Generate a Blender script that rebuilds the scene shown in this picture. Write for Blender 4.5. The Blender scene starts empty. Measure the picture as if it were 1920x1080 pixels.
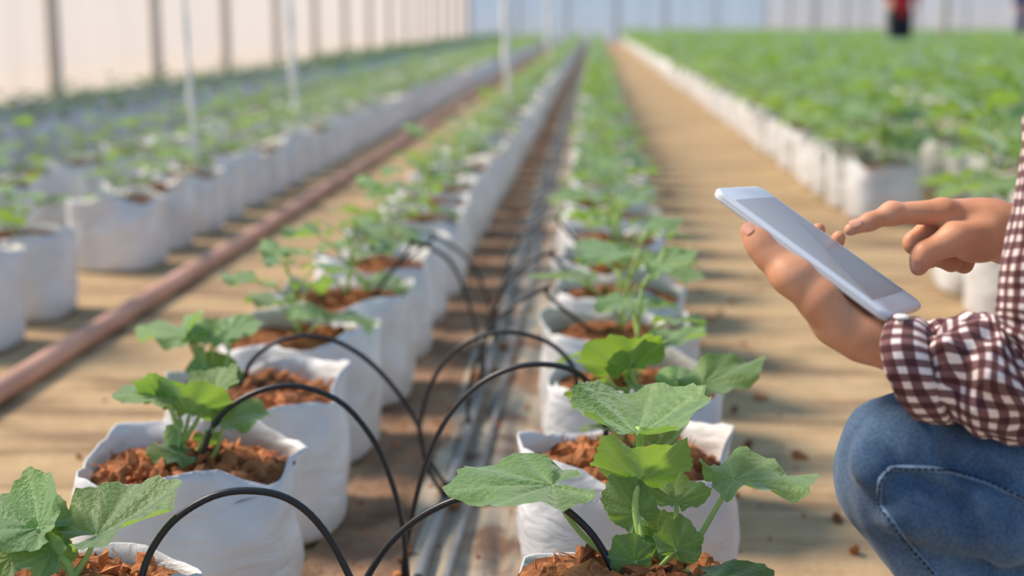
import bpy, math, random
import numpy as np
from mathutils import Vector, Matrix, noise
from mathutils.bvhtree import BVHTree

# ------------------------------------------------------------------ camera, sky, sun
scene = bpy.context.scene
COL = scene.collection
FPX = 2667.0
CAM_H = 0.75
PITCH = math.atan(500 / FPX)
YAW = math.atan(155 / FPX * math.cos(PITCH))

cam_data = bpy.data.cameras.new('camera')
cam_data.sensor_width = 36.0
cam_data.lens = FPX / 1920 * 36.0
cam_data.clip_start = 0.02
cam_data.clip_end = 300
cam_data.dof.use_dof = True
cam_data.dof.focus_distance = 1.40
cam_data.dof.aperture_fstop = 3.1
cam = bpy.data.objects.new('camera', cam_data)
COL.objects.link(cam)
cam.location = (0, 0, CAM_H)
cam.rotation_euler = (math.pi / 2 - PITCH, 0, YAW)
scene.camera = cam

world = bpy.data.worlds.new('sky')
scene.world = world
world.use_nodes = True
bg = world.node_tree.nodes['Background']
bg.inputs['Color'].default_value = (0.40, 0.65, 1.0, 1)
bg.inputs['Strength'].default_value = 0.68

sun_data = bpy.data.lights.new('sun', 'SUN')
sun_data.energy = 4.9
sun_data.angle = math.radians(16)
sun_data.color = (1.0, 0.84, 0.69)
sun = bpy.data.objects.new('sun', sun_data)
COL.objects.link(sun)
sun.location = (-6, 2, 6)
sun.rotation_euler = Vector((1.0, -0.28, -1.08)).to_track_quat('-Z', 'Y').to_euler()

scene.view_settings.view_transform = 'Standard'
scene.view_settings.look = 'None'
scene.view_settings.gamma = 1.0
scene.view_settings.use_curve_mapping = False
scene.view_settings.exposure = 0.0

# ------------------------------------------------------------------ reading positions off the photograph
cF = np.array([-math.sin(YAW) * math.cos(PITCH), math.cos(YAW) * math.cos(PITCH), -math.sin(PITCH)])
cR = np.array([math.cos(YAW), math.sin(YAW), 0.0])
cU = np.cross(cR, cF)
cC = np.array([0, 0, CAM_H])

def P(px, py, Y):
    """point seen at a pixel, standing Y metres down the house"""
    d = cF + cR * (px - 960) / FPX + cU * (540 - py) / FPX
    return cC + d * Y / d[1]

rng = random.Random(7)
nrg = np.random.default_rng(7)

# ------------------------------------------------------------------ helpers
def lin(r, g, b):
    def c(v):
        v /= 255.0
        return v / 12.92 if v <= 0.04045 else ((v + 0.055) / 1.055) ** 2.4
    return (c(r), c(g), c(b), 1.0)

def V(a):
    return Vector((float(a[0]), float(a[1]), float(a[2])))

def link(o, parent=None):
    COL.objects.link(o)
    if parent is not None:
        o.parent = parent
    return o

def mesh_data(name, verts, faces, mats, smooth=True, uvs=None, midx=None, attrs=None):
    me = bpy.data.meshes.new(name)
    me.from_pydata([tuple(map(float, v)) for v in verts], [], [tuple(map(int, f)) for f in faces])
    if not isinstance(mats, (list, tuple)):
        mats = [mats]
    for m in mats:
        me.materials.append(m)
    n = len(me.polygons)
    if smooth:
        me.polygons.foreach_set('use_smooth', [True] * n)
    if midx is not None:
        me.polygons.foreach_set('material_index', list(map(int, midx)))
    if uvs is not None:
        lay = me.uv_layers.new(name='UVMap')
        li = np.zeros(len(me.loops), dtype=np.int32)
        me.loops.foreach_get('vertex_index', li)
        uv = np.asarray(uvs, dtype=np.float32)[li]
        lay.data.foreach_set('uv', uv.ravel())
    if attrs:
        for k, vals in attrs.items():
            a = me.attributes.new(k, 'FLOAT', 'POINT')
            a.data.foreach_set('value', np.asarray(vals, dtype=np.float32))
    me.update()
    return me

def obj(name, me, parent=None, loc=None):
    o = bpy.data.objects.new(name, me)
    if loc is not None:
        o.location = loc
    return link(o, parent)

def empty(name, loc, rz=0.0):
    o = bpy.data.objects.new(name, None)
    o.empty_display_size = 0.05
    o.location = tuple(map(float, loc))
    o.rotation_euler = (0, 0, rz)
    return link(o)

def tag(o, label, cat, group=None):
    o['label'] = label
    o['category'] = cat
    if group:
        o['group'] = group
    return o

def structure(o):
    o['kind'] = 'structure'
    return o

class MB:
    """collects shapes into one mesh"""
    def __init__(self):
        self.v = []; self.f = []; self.m = []; self.n = 0
    def add(self, verts, faces, mi=0):
        self.v.extend([tuple(map(float, p)) for p in verts])
        self.f.extend([tuple(int(i) + self.n for i in f) for f in faces])
        self.m.extend([mi] * len(faces))
        self.n += len(verts)
    def box(self, x0, x1, y0, y1, z0, z1, mi=0):
        vs = [(x, y, z) for z in (z0, z1) for y in (y0, y1) for x in (x0, x1)]
        self.add(vs, [(0, 2, 3, 1), (4, 5, 7, 6), (0, 1, 5, 4), (2, 6, 7, 3), (0, 4, 6, 2), (1, 3, 7, 5)], mi)
    def tube(self, pts, rad, seg=8, mi=0, cap=True):
        v, f = tube_geo(pts, rad, seg, cap)
        self.add(v, f, mi)
    def data(self, name, mats, smooth=True):
        return mesh_data(name, self.v, self.f, mats, smooth, midx=self.m)

def tube_geo(pts, rad, seg=8, cap=True, flat=1.0):
    pts = np.asarray(pts, float)
    n = len(pts)
    rad = np.full(n, rad) if np.isscalar(rad) else np.asarray(rad, float)
    tan = np.gradient(pts, axis=0)
    tan /= np.linalg.norm(tan, axis=1)[:, None] + 1e-12
    ref = np.array([0, 0, 1.0]) if abs(tan[0][2]) < 0.9 else np.array([1.0, 0, 0])
    a = np.cross(tan[0], ref); a /= np.linalg.norm(a)
    vs = []
    th = np.linspace(0, 2 * math.pi, seg, endpoint=False)
    for i in range(n):
        a = a - tan[i] * (a @ tan[i]); a /= np.linalg.norm(a)
        b = np.cross(tan[i], a)
        vs.append(pts[i] + rad[i] * (np.cos(th)[:, None] * a + flat * np.sin(th)[:, None] * b))
    vs = np.concatenate(vs)
    fs = []
    for i in range(n - 1):
        for j in range(seg):
            k = (j + 1) % seg
            fs.append((i * seg + j, i * seg + k, (i + 1) * seg + k, (i + 1) * seg + j))
    if cap:
        fs.append(tuple(range(seg - 1, -1, -1)))
        fs.append(tuple((n - 1) * seg + j for j in range(seg)))
    return vs, fs

def spline(pts, n):
    """Catmull-Rom through the points (any dimension)"""
    p = np.asarray(pts, float)
    p = np.vstack([2 * p[0] - p[1], p, 2 * p[-1] - p[-2]])
    m = len(p) - 3
    out = []
    for t in np.linspace(0, m - 1e-9, n):
        i = int(t); u = t - i
        a, b, c, d = p[i:i + 4]
        out.append(0.5 * (2 * b + (c - a) * u + (2 * a - 5 * b + 4 * c - d) * u * u + (3 * b - a - 3 * c + d) * u ** 3))
    return np.array(out)

# ------------------------------------------------------------------ materials
def new_mat(name):
    m = bpy.data.materials.new(name)
    m.use_nodes = True
    nt = m.node_tree
    nt.nodes.clear()
    out = nt.nodes.new('ShaderNodeOutputMaterial')
    return m, nt, out

def N(nt, t, **kw):
    n = nt.nodes.new(t)
    for k, v in kw.items():
        if k in n.inputs:
            n.inputs[k].default_value = v
        else:
            setattr(n, k, v)
    return n

def ramp(nt, stops, fac=None):
    r = nt.nodes.new('ShaderNodeValToRGB')
    el = r.color_ramp.elements
    while len(el) < len(stops):
        el.new(0.5)
    for e, (p, c) in zip(el, stops):
        e.position = p; e.color = c
    if fac is not None:
        nt.links.new(fac, r.inputs[0])
    return r

def simple(name, color, rough=0.5, spec=0.5, metallic=0.0, noise_amt=0.0, noise_scale=20, bump=0.0, bump_scale=60, dist=0.002):
    m, nt, out = new_mat(name)
    b = N(nt, 'ShaderNodeBsdfPrincipled', Roughness=rough, Metallic=metallic)
    b.inputs['Specular IOR Level'].default_value = spec
    b.inputs['Base Color'].default_value = color
    tc = N(nt, 'ShaderNodeTexCoord')
    if noise_amt > 0:
        nz = N(nt, 'ShaderNodeTexNoise', Scale=noise_scale, Detail=4.0)
        nt.links.new(tc.outputs['Object'], nz.inputs['Vector'])
        c0 = tuple(v * (1 - noise_amt) for v in color[:3]) + (1,)
        c1 = tuple(min(1, v * (1 + noise_amt)) for v in color[:3]) + (1,)
        r = ramp(nt, [(0.3, c0), (0.7, c1)], nz.outputs['Fac'])
        nt.links.new(r.outputs[0], b.inputs['Base Color'])
    if bump > 0:
        nb = N(nt, 'ShaderNodeTexNoise', Scale=bump_scale, Detail=3.0)
        nt.links.new(tc.outputs['Object'], nb.inputs['Vector'])
        bp = N(nt, 'ShaderNodeBump', Strength=bump, Distance=dist)
        nt.links.new(nb.outputs['Fac'], bp.inputs['Height'])
        nt.links.new(bp.outputs[0], b.inputs['Normal'])
    nt.links.new(b.outputs[0], out.inputs[0])
    return m

def leaf_material(name, top, vein, trans, tw=0.38, sheen=0.5):
    m, nt, out = new_mat(name)
    info = N(nt, 'ShaderNodeObjectInfo')
    at = N(nt, 'ShaderNodeAttribute', attribute_name='vein')
    tc = N(nt, 'ShaderNodeTexCoord')
    nz = N(nt, 'ShaderNodeTexNoise', Scale=9.0, Detail=3.0)
    nt.links.new(tc.outputs['Object'], nz.inputs['Vector'])
    r = ramp(nt, [(0.3, tuple(v * 0.8 for v in top[:3]) + (1,)), (0.7, tuple(v * 1.2 for v in top[:3]) + (1,))], nz.outputs['Fac'])
    mx = N(nt, 'ShaderNodeMix', data_type='RGBA')
    mm = N(nt, 'ShaderNodeMath', operation='MULTIPLY')
    mm.inputs[1].default_value = 0.95
    nt.links.new(at.outputs['Fac'], mm.inputs[0])
    nt.links.new(mm.outputs[0], mx.inputs[0])
    nt.links.new(r.outputs[0], mx.inputs[6])
    mx.inputs[7].default_value = vein
    hs = N(nt, 'ShaderNodeHueSaturation')
    mr = N(nt, 'ShaderNodeMapRange')
    mr.inputs[3].default_value = 0.75; mr.inputs[4].default_value = 1.25
    nt.links.new(info.outputs['Random'], mr.inputs[0])
    nt.links.new(mr.outputs[0], hs.inputs['Value'])
    nt.links.new(mx.outputs[2], hs.inputs['Color'])
    b = N(nt, 'ShaderNodeBsdfPrincipled', Roughness=0.5)
    b.inputs['Specular IOR Level'].default_value = 0.45
    b.inputs['Sheen Weight'].default_value = sheen
    b.inputs['Sheen Roughness'].default_value = 0.5
    b.inputs['Sheen Tint'].default_value = (0.85, 1.0, 0.88, 1)
    nt.links.new(hs.outputs[0], b.inputs['Base Color'])
    vb = N(nt, 'ShaderNodeTexNoise', Scale=17.0, Detail=2.0)
    nt.links.new(tc.outputs['Object'], vb.inputs['Vector'])
    bp = N(nt, 'ShaderNodeBump', Strength=0.22, Distance=0.02)
    nt.links.new(vb.outputs['Fac'], bp.inputs['Height'])
    nt.links.new(bp.outputs[0], b.inputs['Normal'])
    tr = N(nt, 'ShaderNodeBsdfTranslucent')
    tr.inputs['Color'].default_value = trans
    mix = N(nt, 'ShaderNodeMixShader')
    mix.inputs[0].default_value = tw
    nt.links.new(b.outputs[0], mix.inputs[1])
    nt.links.new(tr.outputs[0], mix.inputs[2])
    nt.links.new(mix.outputs[0], out.inputs[0])
    return m

M = {}
M['leaf'] = leaf_material('leaf_green', (0.175, 0.315, 0.105, 1), (0.36, 0.50, 0.23, 1), (0.36, 0.60, 0.035, 1), 0.38, 0.75)
M['stem'] = simple('stem_green', (0.42, 0.60, 0.17, 1), 0.5, noise_amt=0.15)
M['coir'] = simple('coir_brown', lin(128, 82, 54), 0.95, 0.2, noise_amt=0.55, noise_scale=45, bump=0.8, bump_scale=160, dist=0.006)
M['chip'] = simple('coir_chip', lin(170, 112, 74), 0.9, 0.2, noise_amt=0.7, noise_scale=30, bump=0.6, bump_scale=220, dist=0.003)
M['soil'] = simple('damp_soil', lin(140, 112, 90), 0.95, 0.15, noise_amt=0.5, noise_scale=9, bump=0.8, bump_scale=70, dist=0.01)
M['tube'] = simple('black_tube', (0.018, 0.018, 0.02, 1), 0.38, 0.5)
M['hose'] = simple('grey_hose', lin(112, 116, 120), 0.55, noise_amt=0.3, noise_scale=14)
M['red_hose'] = simple('red_hose', lin(206, 158, 138), 0.75, noise_amt=0.2, noise_scale=4)
M['steel'] = simple('galvanised_steel', lin(204, 194, 182), 0.6, noise_amt=0.1)
M['twine'] = simple('white_twine', lin(250, 248, 242), 0.7, noise_amt=0.06)
M['wire'] = simple('steel_wire', lin(130, 130, 130), 0.4, metallic=0.6)

def bag_material():
    m, nt, out = new_mat('white_bag_plastic')
    tc = N(nt, 'ShaderNodeTexCoord')
    mp = N(nt, 'ShaderNodeMapping')
    mp.inputs['Scale'].default_value = (1, 1, 2.2)
    nz = N(nt, 'ShaderNodeTexNoise', Scale=16.0, Detail=5.0, Distortion=0.8)
    nt.links.new(tc.outputs['Object'], mp.inputs[0])
    nt.links.new(mp.outputs[0], nz.inputs['Vector'])
    bp = N(nt, 'ShaderNodeBump', Strength=0.55, Distance=0.012)
    nt.links.new(nz.outputs['Fac'], bp.inputs['Height'])
    nd = N(nt, 'ShaderNodeTexNoise', Scale=7.0, Detail=5.0)
    nt.links.new(tc.outputs['Object'], nd.inputs['Vector'])
    r = ramp(nt, [(0.25, lin(208, 208, 208)), (0.6, lin(238, 240, 242))], nd.outputs['Fac'])
    b = N(nt, 'ShaderNodeBsdfPrincipled', Roughness=0.42)
    b.inputs['Specular IOR Level'].default_value = 0.4
    nt.links.new(r.outputs[0], b.inputs['Base Color'])
    nt.links.new(bp.outputs[0], b.inputs['Normal'])
    tr = N(nt, 'ShaderNodeBsdfTranslucent')
    tr.inputs['Color'].default_value = (0.85, 0.8, 0.78, 1)
    mix = N(nt, 'ShaderNodeMixShader')
    mix.inputs[0].default_value = 0.10
    nt.links.new(b.outputs[0], mix.inputs[1]); nt.links.new(tr.outputs[0], mix.inputs[2])
    nt.links.new(mix.outputs[0], out.inputs[0])
    return m
M['bag'] = bag_material()

def ground_material():
    m, nt, out = new_mat('sandy_ground')
    tc = N(nt, 'ShaderNodeTexCoord')
    mp = N(nt, 'ShaderNodeMapping')
    mp.inputs['Scale'].default_value = (0.9, 5.5, 1)
    n1 = N(nt, 'ShaderNodeTexNoise', Scale=1.6, Detail=6.0, Roughness=0.6, Distortion=0.4)
    nt.links.new(tc.outputs['Object'], mp.inputs[0]); nt.links.new(mp.outputs[0], n1.inputs['Vector'])
    r1 = ramp(nt, [(0.24, lin(112, 94, 74)), (0.40, lin(156, 132, 104)), (0.50, lin(190, 163, 127)), (0.62, lin(200, 173, 134)), (0.78, lin(178, 158, 134))], n1.outputs['Fac'])
    n2 = N(nt, 'ShaderNodeTexNoise', Scale=9.0, Detail=8.0, Roughness=0.7)
    nt.links.new(tc.outputs['Object'], n2.inputs['Vector'])
    r2 = ramp(nt, [(0.30, (0.62, 0.56, 0.5, 1)), (0.62, (1, 1, 1, 1))], n2.outputs['Fac'])
    mx = N(nt, 'ShaderNodeMix', data_type='RGBA', blend_type='MULTIPLY')
    mx.inputs[0].default_value = 0.55
    nt.links.new(r1.outputs[0], mx.inputs[6]); nt.links.new(r2.outputs[0], mx.inputs[7])
    b = N(nt, 'ShaderNodeBsdfPrincipled', Roughness=0.95)
    b.inputs['Specular IOR Level'].default_value = 0.15
    nt.links.new(mx.outputs[2], b.inputs['Base Color'])
    bp = N(nt, 'ShaderNodeBump', Strength=0.6, Distance=0.02)
    nt.links.new(n2.outputs['Fac'], bp.inputs['Height']); nt.links.new(bp.outputs[0], b.inputs['Normal'])
    nt.links.new(b.outputs[0], out.inputs[0])
    return m
M['ground'] = ground_material()

def film_strip_material():
    m, nt, out = new_mat('weathered_ground_film')
    tc = N(nt, 'ShaderNodeTexCoord')
    mp = N(nt, 'ShaderNodeMapping')
    mp.inputs['Scale'].default_value = (26, 2.2, 1)
    n1 = N(nt, 'ShaderNodeTexNoise', Scale=1.0, Detail=5.0, Roughness=0.6, Distortion=0.5)
    nt.links.new(tc.outputs['Object'], mp.inputs[0]); nt.links.new(mp.outputs[0], n1.inputs['Vector'])
    r1 = ramp(nt, [(0.28, lin(104, 106, 106)), (0.42, lin(146, 142, 132)), (0.55, lin(186, 170, 146)), (0.7, lin(204, 190, 168))], n1.outputs['Fac'])
    n2 = N(nt, 'ShaderNodeTexNoise', Scale=6.0, Detail=6.0)
    nt.links.new(tc.outputs['Object'], n2.inputs['Vector'])
    r2 = ramp(nt, [(0.38, lin(150, 104, 74)), (0.52, (1, 1, 1, 1))], n2.outputs['Fac'])
    mx = N(nt, 'ShaderNodeMix', data_type='RGBA', blend_type='MULTIPLY')
    mx.inputs[0].default_value = 0.8
    nt.links.new(r1.outputs[0], mx.inputs[6]); nt.links.new(r2.outputs[0], mx.inputs[7])
    b = N(nt, 'ShaderNodeBsdfPrincipled', Roughness=0.65)
    b.inputs['Specular IOR Level'].default_value = 0.25
    nt.links.new(mx.outputs[2], b.inputs['Base Color'])
    nt.links.new(b.outputs[0], out.inputs[0])
    return m
M['film_strip'] = film_strip_material()

def wall_film(name, color, transp, tw):
    m, nt, out = new_mat(name)
    tc = N(nt, 'ShaderNodeTexCoord')
    mp = N(nt, 'ShaderNodeMapping')
    mp.inputs['Scale'].default_value = (3.0, 3.0, 0.12)
    nz = N(nt, 'ShaderNodeTexNoise', Scale=1.0, Detail=3.0)
    nt.links.new(tc.outputs['Object'], mp.inputs[0]); nt.links.new(mp.outputs[0], nz.inputs['Vector'])
    r = ramp(nt, [(0.3, tuple(v * 0.9 for v in color[:3]) + (1,)), (0.7, color)], nz.outputs['Fac'])
    d = N(nt, 'ShaderNodeBsdfDiffuse'); t = N(nt, 'ShaderNodeBsdfTranslucent'); tp = N(nt, 'ShaderNodeBsdfTransparent')
    nt.links.new(r.outputs[0], d.inputs[0]); nt.links.new(r.outputs[0], t.inputs[0])
    a = N(nt, 'ShaderNodeMixShader'); a.inputs[0].default_value = tw
    nt.links.new(d.outputs[0], a.inputs[1]); nt.links.new(t.outputs[0], a.inputs[2])
    c = N(nt, 'ShaderNodeMixShader'); c.inputs[0].default_value = transp
    nt.links.new(a.outputs[0], c.inputs[1]); nt.links.new(tp.outputs[0], c.inputs[2])
    nt.links.new(c.outputs[0], out.inputs[0])
    return m
M['film_left'] = wall_film('cream_wall_film', lin(252, 243, 232), 0.10, 0.62)
M['film_back'] = wall_film('white_back_film', lin(252, 251, 250), 0.05, 0.9)
M['pad_blue'] = wall_film('pale_blue_back_sheet', lin(240, 249, 255), 0.05, 0.9)

def skin_material():
    m, nt, out = new_mat('tan_skin')
    tc = N(nt, 'ShaderNodeTexCoord')
    nz = N(nt, 'ShaderNodeTexNoise', Scale=30.0, Detail=4.0)
    nt.links.new(tc.outputs['Object'], nz.inputs['Vector'])
    r = ramp(nt, [(0.3, lin(210, 146, 108)), (0.7, lin(229, 169, 131))], nz.outputs['Fac'])
    b = N(nt, 'ShaderNodeBsdfPrincipled', Roughness=0.48)
    b.inputs['Specular IOR Level'].default_value = 0.4
    b.inputs['Subsurface Weight'].default_value = 0.15
    b.inputs['Subsurface Radius'].default_value = (0.9, 0.35, 0.2)
    b.inputs['Subsurface Scale'].default_value = 0.006
    nt.links.new(r.outputs[0], b.inputs['Base Color'])
    nb = N(nt, 'ShaderNodeTexNoise', Scale=260.0, Detail=3.0)
    nt.links.new(tc.outputs['Object'], nb.inputs['Vector'])
    bp = N(nt, 'ShaderNodeBump', Strength=0.12, Distance=0.001)
    nt.links.new(nb.outputs['Fac'], bp.inputs['Height']); nt.links.new(bp.outputs[0], b.inputs['Normal'])
    nt.links.new(b.outputs[0], out.inputs[0])
    return m
M['skin'] = skin_material()
M['nail'] = simple('fingernail', lin(222, 164, 138), 0.5, 0.35)

def gingham_material():
    m, nt, out = new_mat('maroon_white_gingham')
    uv = N(nt, 'ShaderNodeUVMap')
    sep = N(nt, 'ShaderNodeSeparateXYZ')
    nt.links.new(uv.outputs[0], sep.inputs[0])
    stripes = []
    for ax in (0, 1):
        mul = N(nt, 'ShaderNodeMath', operation='MULTIPLY'); mul.inputs[1].default_value = 1 / 0.0138
        nt.links.new(sep.outputs[ax], mul.inputs[0])
        fr = N(nt, 'ShaderNodeMath', operation='FRACT'); nt.links.new(mul.outputs[0], fr.inputs[0])
        gt = N(nt, 'ShaderNodeMath', operation='GREATER_THAN'); gt.inputs[1].default_value = 0.53
        nt.links.new(fr.outputs[0], gt.inputs[0])
        stripes.append(gt)
    add = N(nt, 'ShaderNodeMath', operation='ADD')
    nt.links.new(stripes[0].outputs[0], add.inputs[0]); nt.links.new(stripes[1].outputs[0], add.inputs[1])
    hf = N(nt, 'ShaderNodeMath', operation='MULTIPLY'); hf.inputs[1].default_value = 0.5
    nt.links.new(add.outputs[0], hf.inputs[0])
    r = ramp(nt, [(0.0, lin(84, 50, 52)), (0.34, lin(128, 92, 92)), (0.75, lin(246, 232, 226))], hf.outputs[0])
    r.color_ramp.interpolation = 'CONSTANT'
    b = N(nt, 'ShaderNodeBsdfPrincipled', Roughness=0.9)
    b.inputs['Specular IOR Level'].default_value = 0.15
    b.inputs['Sheen Weight'].default_value = 0.15
    nt.links.new(r.outputs[0], b.inputs['Base Color'])
    nt.links.new(b.outputs[0], out.inputs[0])
    return m
M['gingham'] = gingham_material()

def denim_material():
    m, nt, out = new_mat('blue_denim')
    tc = N(nt, 'ShaderNodeTexCoord')
    n1 = N(nt, 'ShaderNodeTexNoise', Scale=9.0, Detail=4.0)
    n2 = N(nt, 'ShaderNodeTexNoise', Scale=420.0, Detail=2.0)
    nt.links.new(tc.outputs['Object'], n1.inputs['Vector']); nt.links.new(tc.outputs['Object'], n2.inputs['Vector'])
    r1 = ramp(nt, [(0.3, lin(60, 84, 112)), (0.7, lin(96, 122, 148))], n1.outputs['Fac'])
    r2 = ramp(nt, [(0.35, (0.72, 0.75, 0.8, 1)), (0.65, (1.2, 1.2, 1.18, 1))], n2.outputs['Fac'])
    mx = N(nt, 'ShaderNodeMix', data_type='RGBA', blend_type='MULTIPLY')
    mx.inputs[0].default_value = 1.0
    n3 = N(nt, 'ShaderNodeTexNoise', Scale=48.0, Detail=5.0, Roughness=0.65)
    nt.links.new(tc.outputs['Object'], n3.inputs['Vector'])
    r3 = ramp(nt, [(0.32, (0.74, 0.77, 0.80, 1)), (0.68, (1.2, 1.18, 1.15, 1))], n3.outputs['Fac'])
    m3 = N(nt, 'ShaderNodeMix', data_type='RGBA', blend_type='MULTIPLY')
    m3.inputs[0].default_value = 0.8
    nt.links.new(r1.outputs[0], m3.inputs[6]); nt.links.new(r3.outputs[0], m3.inputs[7])
    nt.links.new(m3.outputs[2], mx.inputs[6]); nt.links.new(r2.outputs[0], mx.inputs[7])
    b = N(nt, 'ShaderNodeBsdfPrincipled', Roughness=0.9)
    b.inputs['Specular IOR Level'].default_value = 0.15
    b.inputs['Sheen Weight'].default_value = 0.2
    nt.links.new(mx.outputs[2], b.inputs['Base Color'])
    bp = N(nt, 'ShaderNodeBump', Strength=0.3, Distance=0.001)
    nt.links.new(n2.outputs['Fac'], bp.inputs['Height']); nt.links.new(bp.outputs[0], b.inputs['Normal'])
    nt.links.new(b.outputs[0], out.inputs[0])
    return m
M['denim'] = denim_material()
M['seam'] = simple('denim_seam_light', lin(112, 134, 156), 0.9, 0.1, noise_amt=0.3, noise_scale=200)
M['stitch'] = simple('denim_stitch_dark', lin(38, 50, 70), 0.9, 0.1)
M['tablet_body'] = simple('tablet_white', lin(222, 230, 238), 0.28, 0.5)
M['tablet_edge'] = simple('tablet_edge', lin(228, 226, 220), 0.3, 0.5)
M['tablet_screen'] = simple('tablet_screen', lin(176, 178, 180), 0.38, 0.4, noise_amt=0.05, noise_scale=8)
M['tablet_cover'] = simple('tablet_back_cover', lin(96, 58, 44), 0.7)
M['hair'] = simple('dark_hair', lin(36, 28, 26), 0.6)
M['shoe'] = simple('grey_shoe', lin(90, 88, 90), 0.7)
M['red_shirt'] = simple('red_shirt', lin(178, 58, 62), 0.9, 0.1)
M['dark_trousers'] = simple('dark_trousers', lin(48, 50, 62), 0.9, 0.1)
M['navy_shirt'] = simple('navy_shirt', lin(66, 84, 132), 0.9, 0.1)
M['navy_trousers'] = simple('navy_trousers', lin(70, 84, 120), 0.9, 0.1)

# ------------------------------------------------------------------ greenhouse shell
WALL_X, BACK_Y, RIGHT_X = -4.6, 53.0, 17.0
mb = MB()
mb.add([(-9, -2, 0), (20, -2, 0), (20, 56, 0), (-9, 56, 0)], [(0, 1, 2, 3)])
structure(obj('floor', mb.data('floor', M['ground'], False)))

post_ys = [0.5 + 2.85 * k for k in range(19)]
WALL_H = 2.5
wl = structure(empty('wall_left', (WALL_X, 26, 0)))
def film_bay(y0, y1, seed):
    ny, nz = 13, 9
    vs, fs = [], []
    for j in range(nz):
        for i in range(ny):
            y = y0 + (y1 - y0) * i / (ny - 1); z = WALL_H * j / (nz - 1)
            b = math.sin(math.pi * i / (ny - 1)) * (0.03 + 0.03 * noise.noise(Vector((i * 0.9 + seed, j * 0.25, 0))))
            vs.append((b, y, z))
    for j in range(nz - 1):
        for i in range(ny - 1):
            a = j * ny + i
            fs.append((a, a + 1, a + ny + 1, a + ny))
    return vs, fs
post_me = None
for k, y in enumerate(post_ys):
    if post_me is None:
        b_ = MB(); b_.box(-0.045, 0.045, -0.045, 0.045, 0, WALL_H + 0.05); post_me = b_.data('wall_post', M['steel'], False)
    o = obj('post', post_me, wl, (0.06, y - 26, 0))
    if k + 1 < len(post_ys):
        vs, fs = film_bay(y - 26, post_ys[k + 1] - 26, k * 3.1)
        obj('film_panel', mesh_data('film_panel', vs, fs, M['film_left']), wl)
b_ = MB(); b_.box(-0.03, 0.03, post_ys[0] - 26, post_ys[-1] - 26, WALL_H, WALL_H + 0.06)
obj('top_rail', b_.data('top_rail', M['steel'], False), wl)
b_ = MB(); b_.box(-0.02, 0.03, post_ys[0] - 26, post_ys[-1] - 26, 0, 0.12)
obj('kick_board', b_.data('kick_board', M['steel'], False), wl)

wb = structure(empty('wall_back', (6, BACK_Y, 0)))
xs = np.arange(WALL_X, RIGHT_X + 0.01, 1.8)
for i in range(len(xs) - 1):
    x0, x1 = xs[i] - 6, xs[i + 1] - 6
    b_ = MB(); b_.box(x0 + 0.03, x1 - 0.03, -0.02, 0.02, 0, 3.0)
    obj('back_panel', b_.data('back_panel', M['pad_blue'] if xs[i + 1] < 6.2 else M['film_back'], False), wb)
    b_ = MB(); b_.box(x0 - 0.03, x0 + 0.03, -0.05, 0.03, 0, 3.0)
    obj('post', b_.data('back_post', M['twine'] if xs[i] > 4 else M['steel'], False), wb)

# columns between the two spans of the house, their cross beams and the crop wires
cl = structure(empty('trim_1', (6.9, 30, 0)))
for k in range(19):
    y = post_ys[k]
    b_ = MB(); b_.box(-0.05, 0.05, y - 30 - 0.05, y - 30 + 0.05, 0, 2.5)
    if k % 2 == 0 and y > 14:
        obj('column', b_.data('column', M['steel'], False), cl)
bm_ = structure(empty('trim_2', (0, 0, 2.5)))
for k in range(0, 19, 2):
    b_ = MB(); b_.box(WALL_X, 6.95, post_ys[k] - 0.03, post_ys[k] + 0.03, 0, 0.06)
    obj('cross_beam', b_.data('cross_beam', M['steel'], False), bm_)

# ------------------------------------------------------------------ ground film, hoses
PIPE_X = -0.222
ROW_Y0, STEP = 1.31, 0.37
def wrinkled_strip(x0, x1, y0, y1, nx, ny, seed, amp):
    vs, fs = [], []
    for j in range(ny):
        y = y0 + (y1 - y0) * (j / (ny - 1)) ** 1.6
        for i in range(nx):
            t = i / (nx - 1)
            wob = 0.012 * noise.noise(Vector((seed, y * 1.7, 3 if t < 0.5 else 9))) * abs(2 * t - 1)
            x = x0 + (x1 - x0) * t + wob
            z = 0.006 + amp * (0.5 + noise.noise(Vector((x * 34, y * 2.4, seed)))) + amp * 0.5 * noise.noise(Vector((x * 10, y * 9, seed)))
            vs.append((x, y, max(0.003, z)))
    for j in range(ny - 1):
        for i in range(nx - 1):
            a = j * nx + i
            fs.append((a, a + 1, a + nx + 1, a + nx))
    return vs, fs
vs, fs = wrinkled_strip(-0.265, -0.02, 0.6, 52, 18, 420, 1.3, 0.010)
o = obj('ground_film', mesh_data('ground_film', vs, fs, M['film_strip']))
tag(o, 'grey weathered plastic film on the ground between the two nearest bag rows', 'plastic sheet')

vs, fs = wrinkled_strip(-0.395, -0.255, 0.6, 52, 12, 420, 5.1, 0.008)
vs = [(x, y, z - 0.002) for x, y, z in vs]
o = obj('soil_strip', mesh_data('soil_strip', vs, fs, M['soil']))
tag(o, 'brown damp soil strip between the left bag row and the ground film', 'soil')

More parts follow.
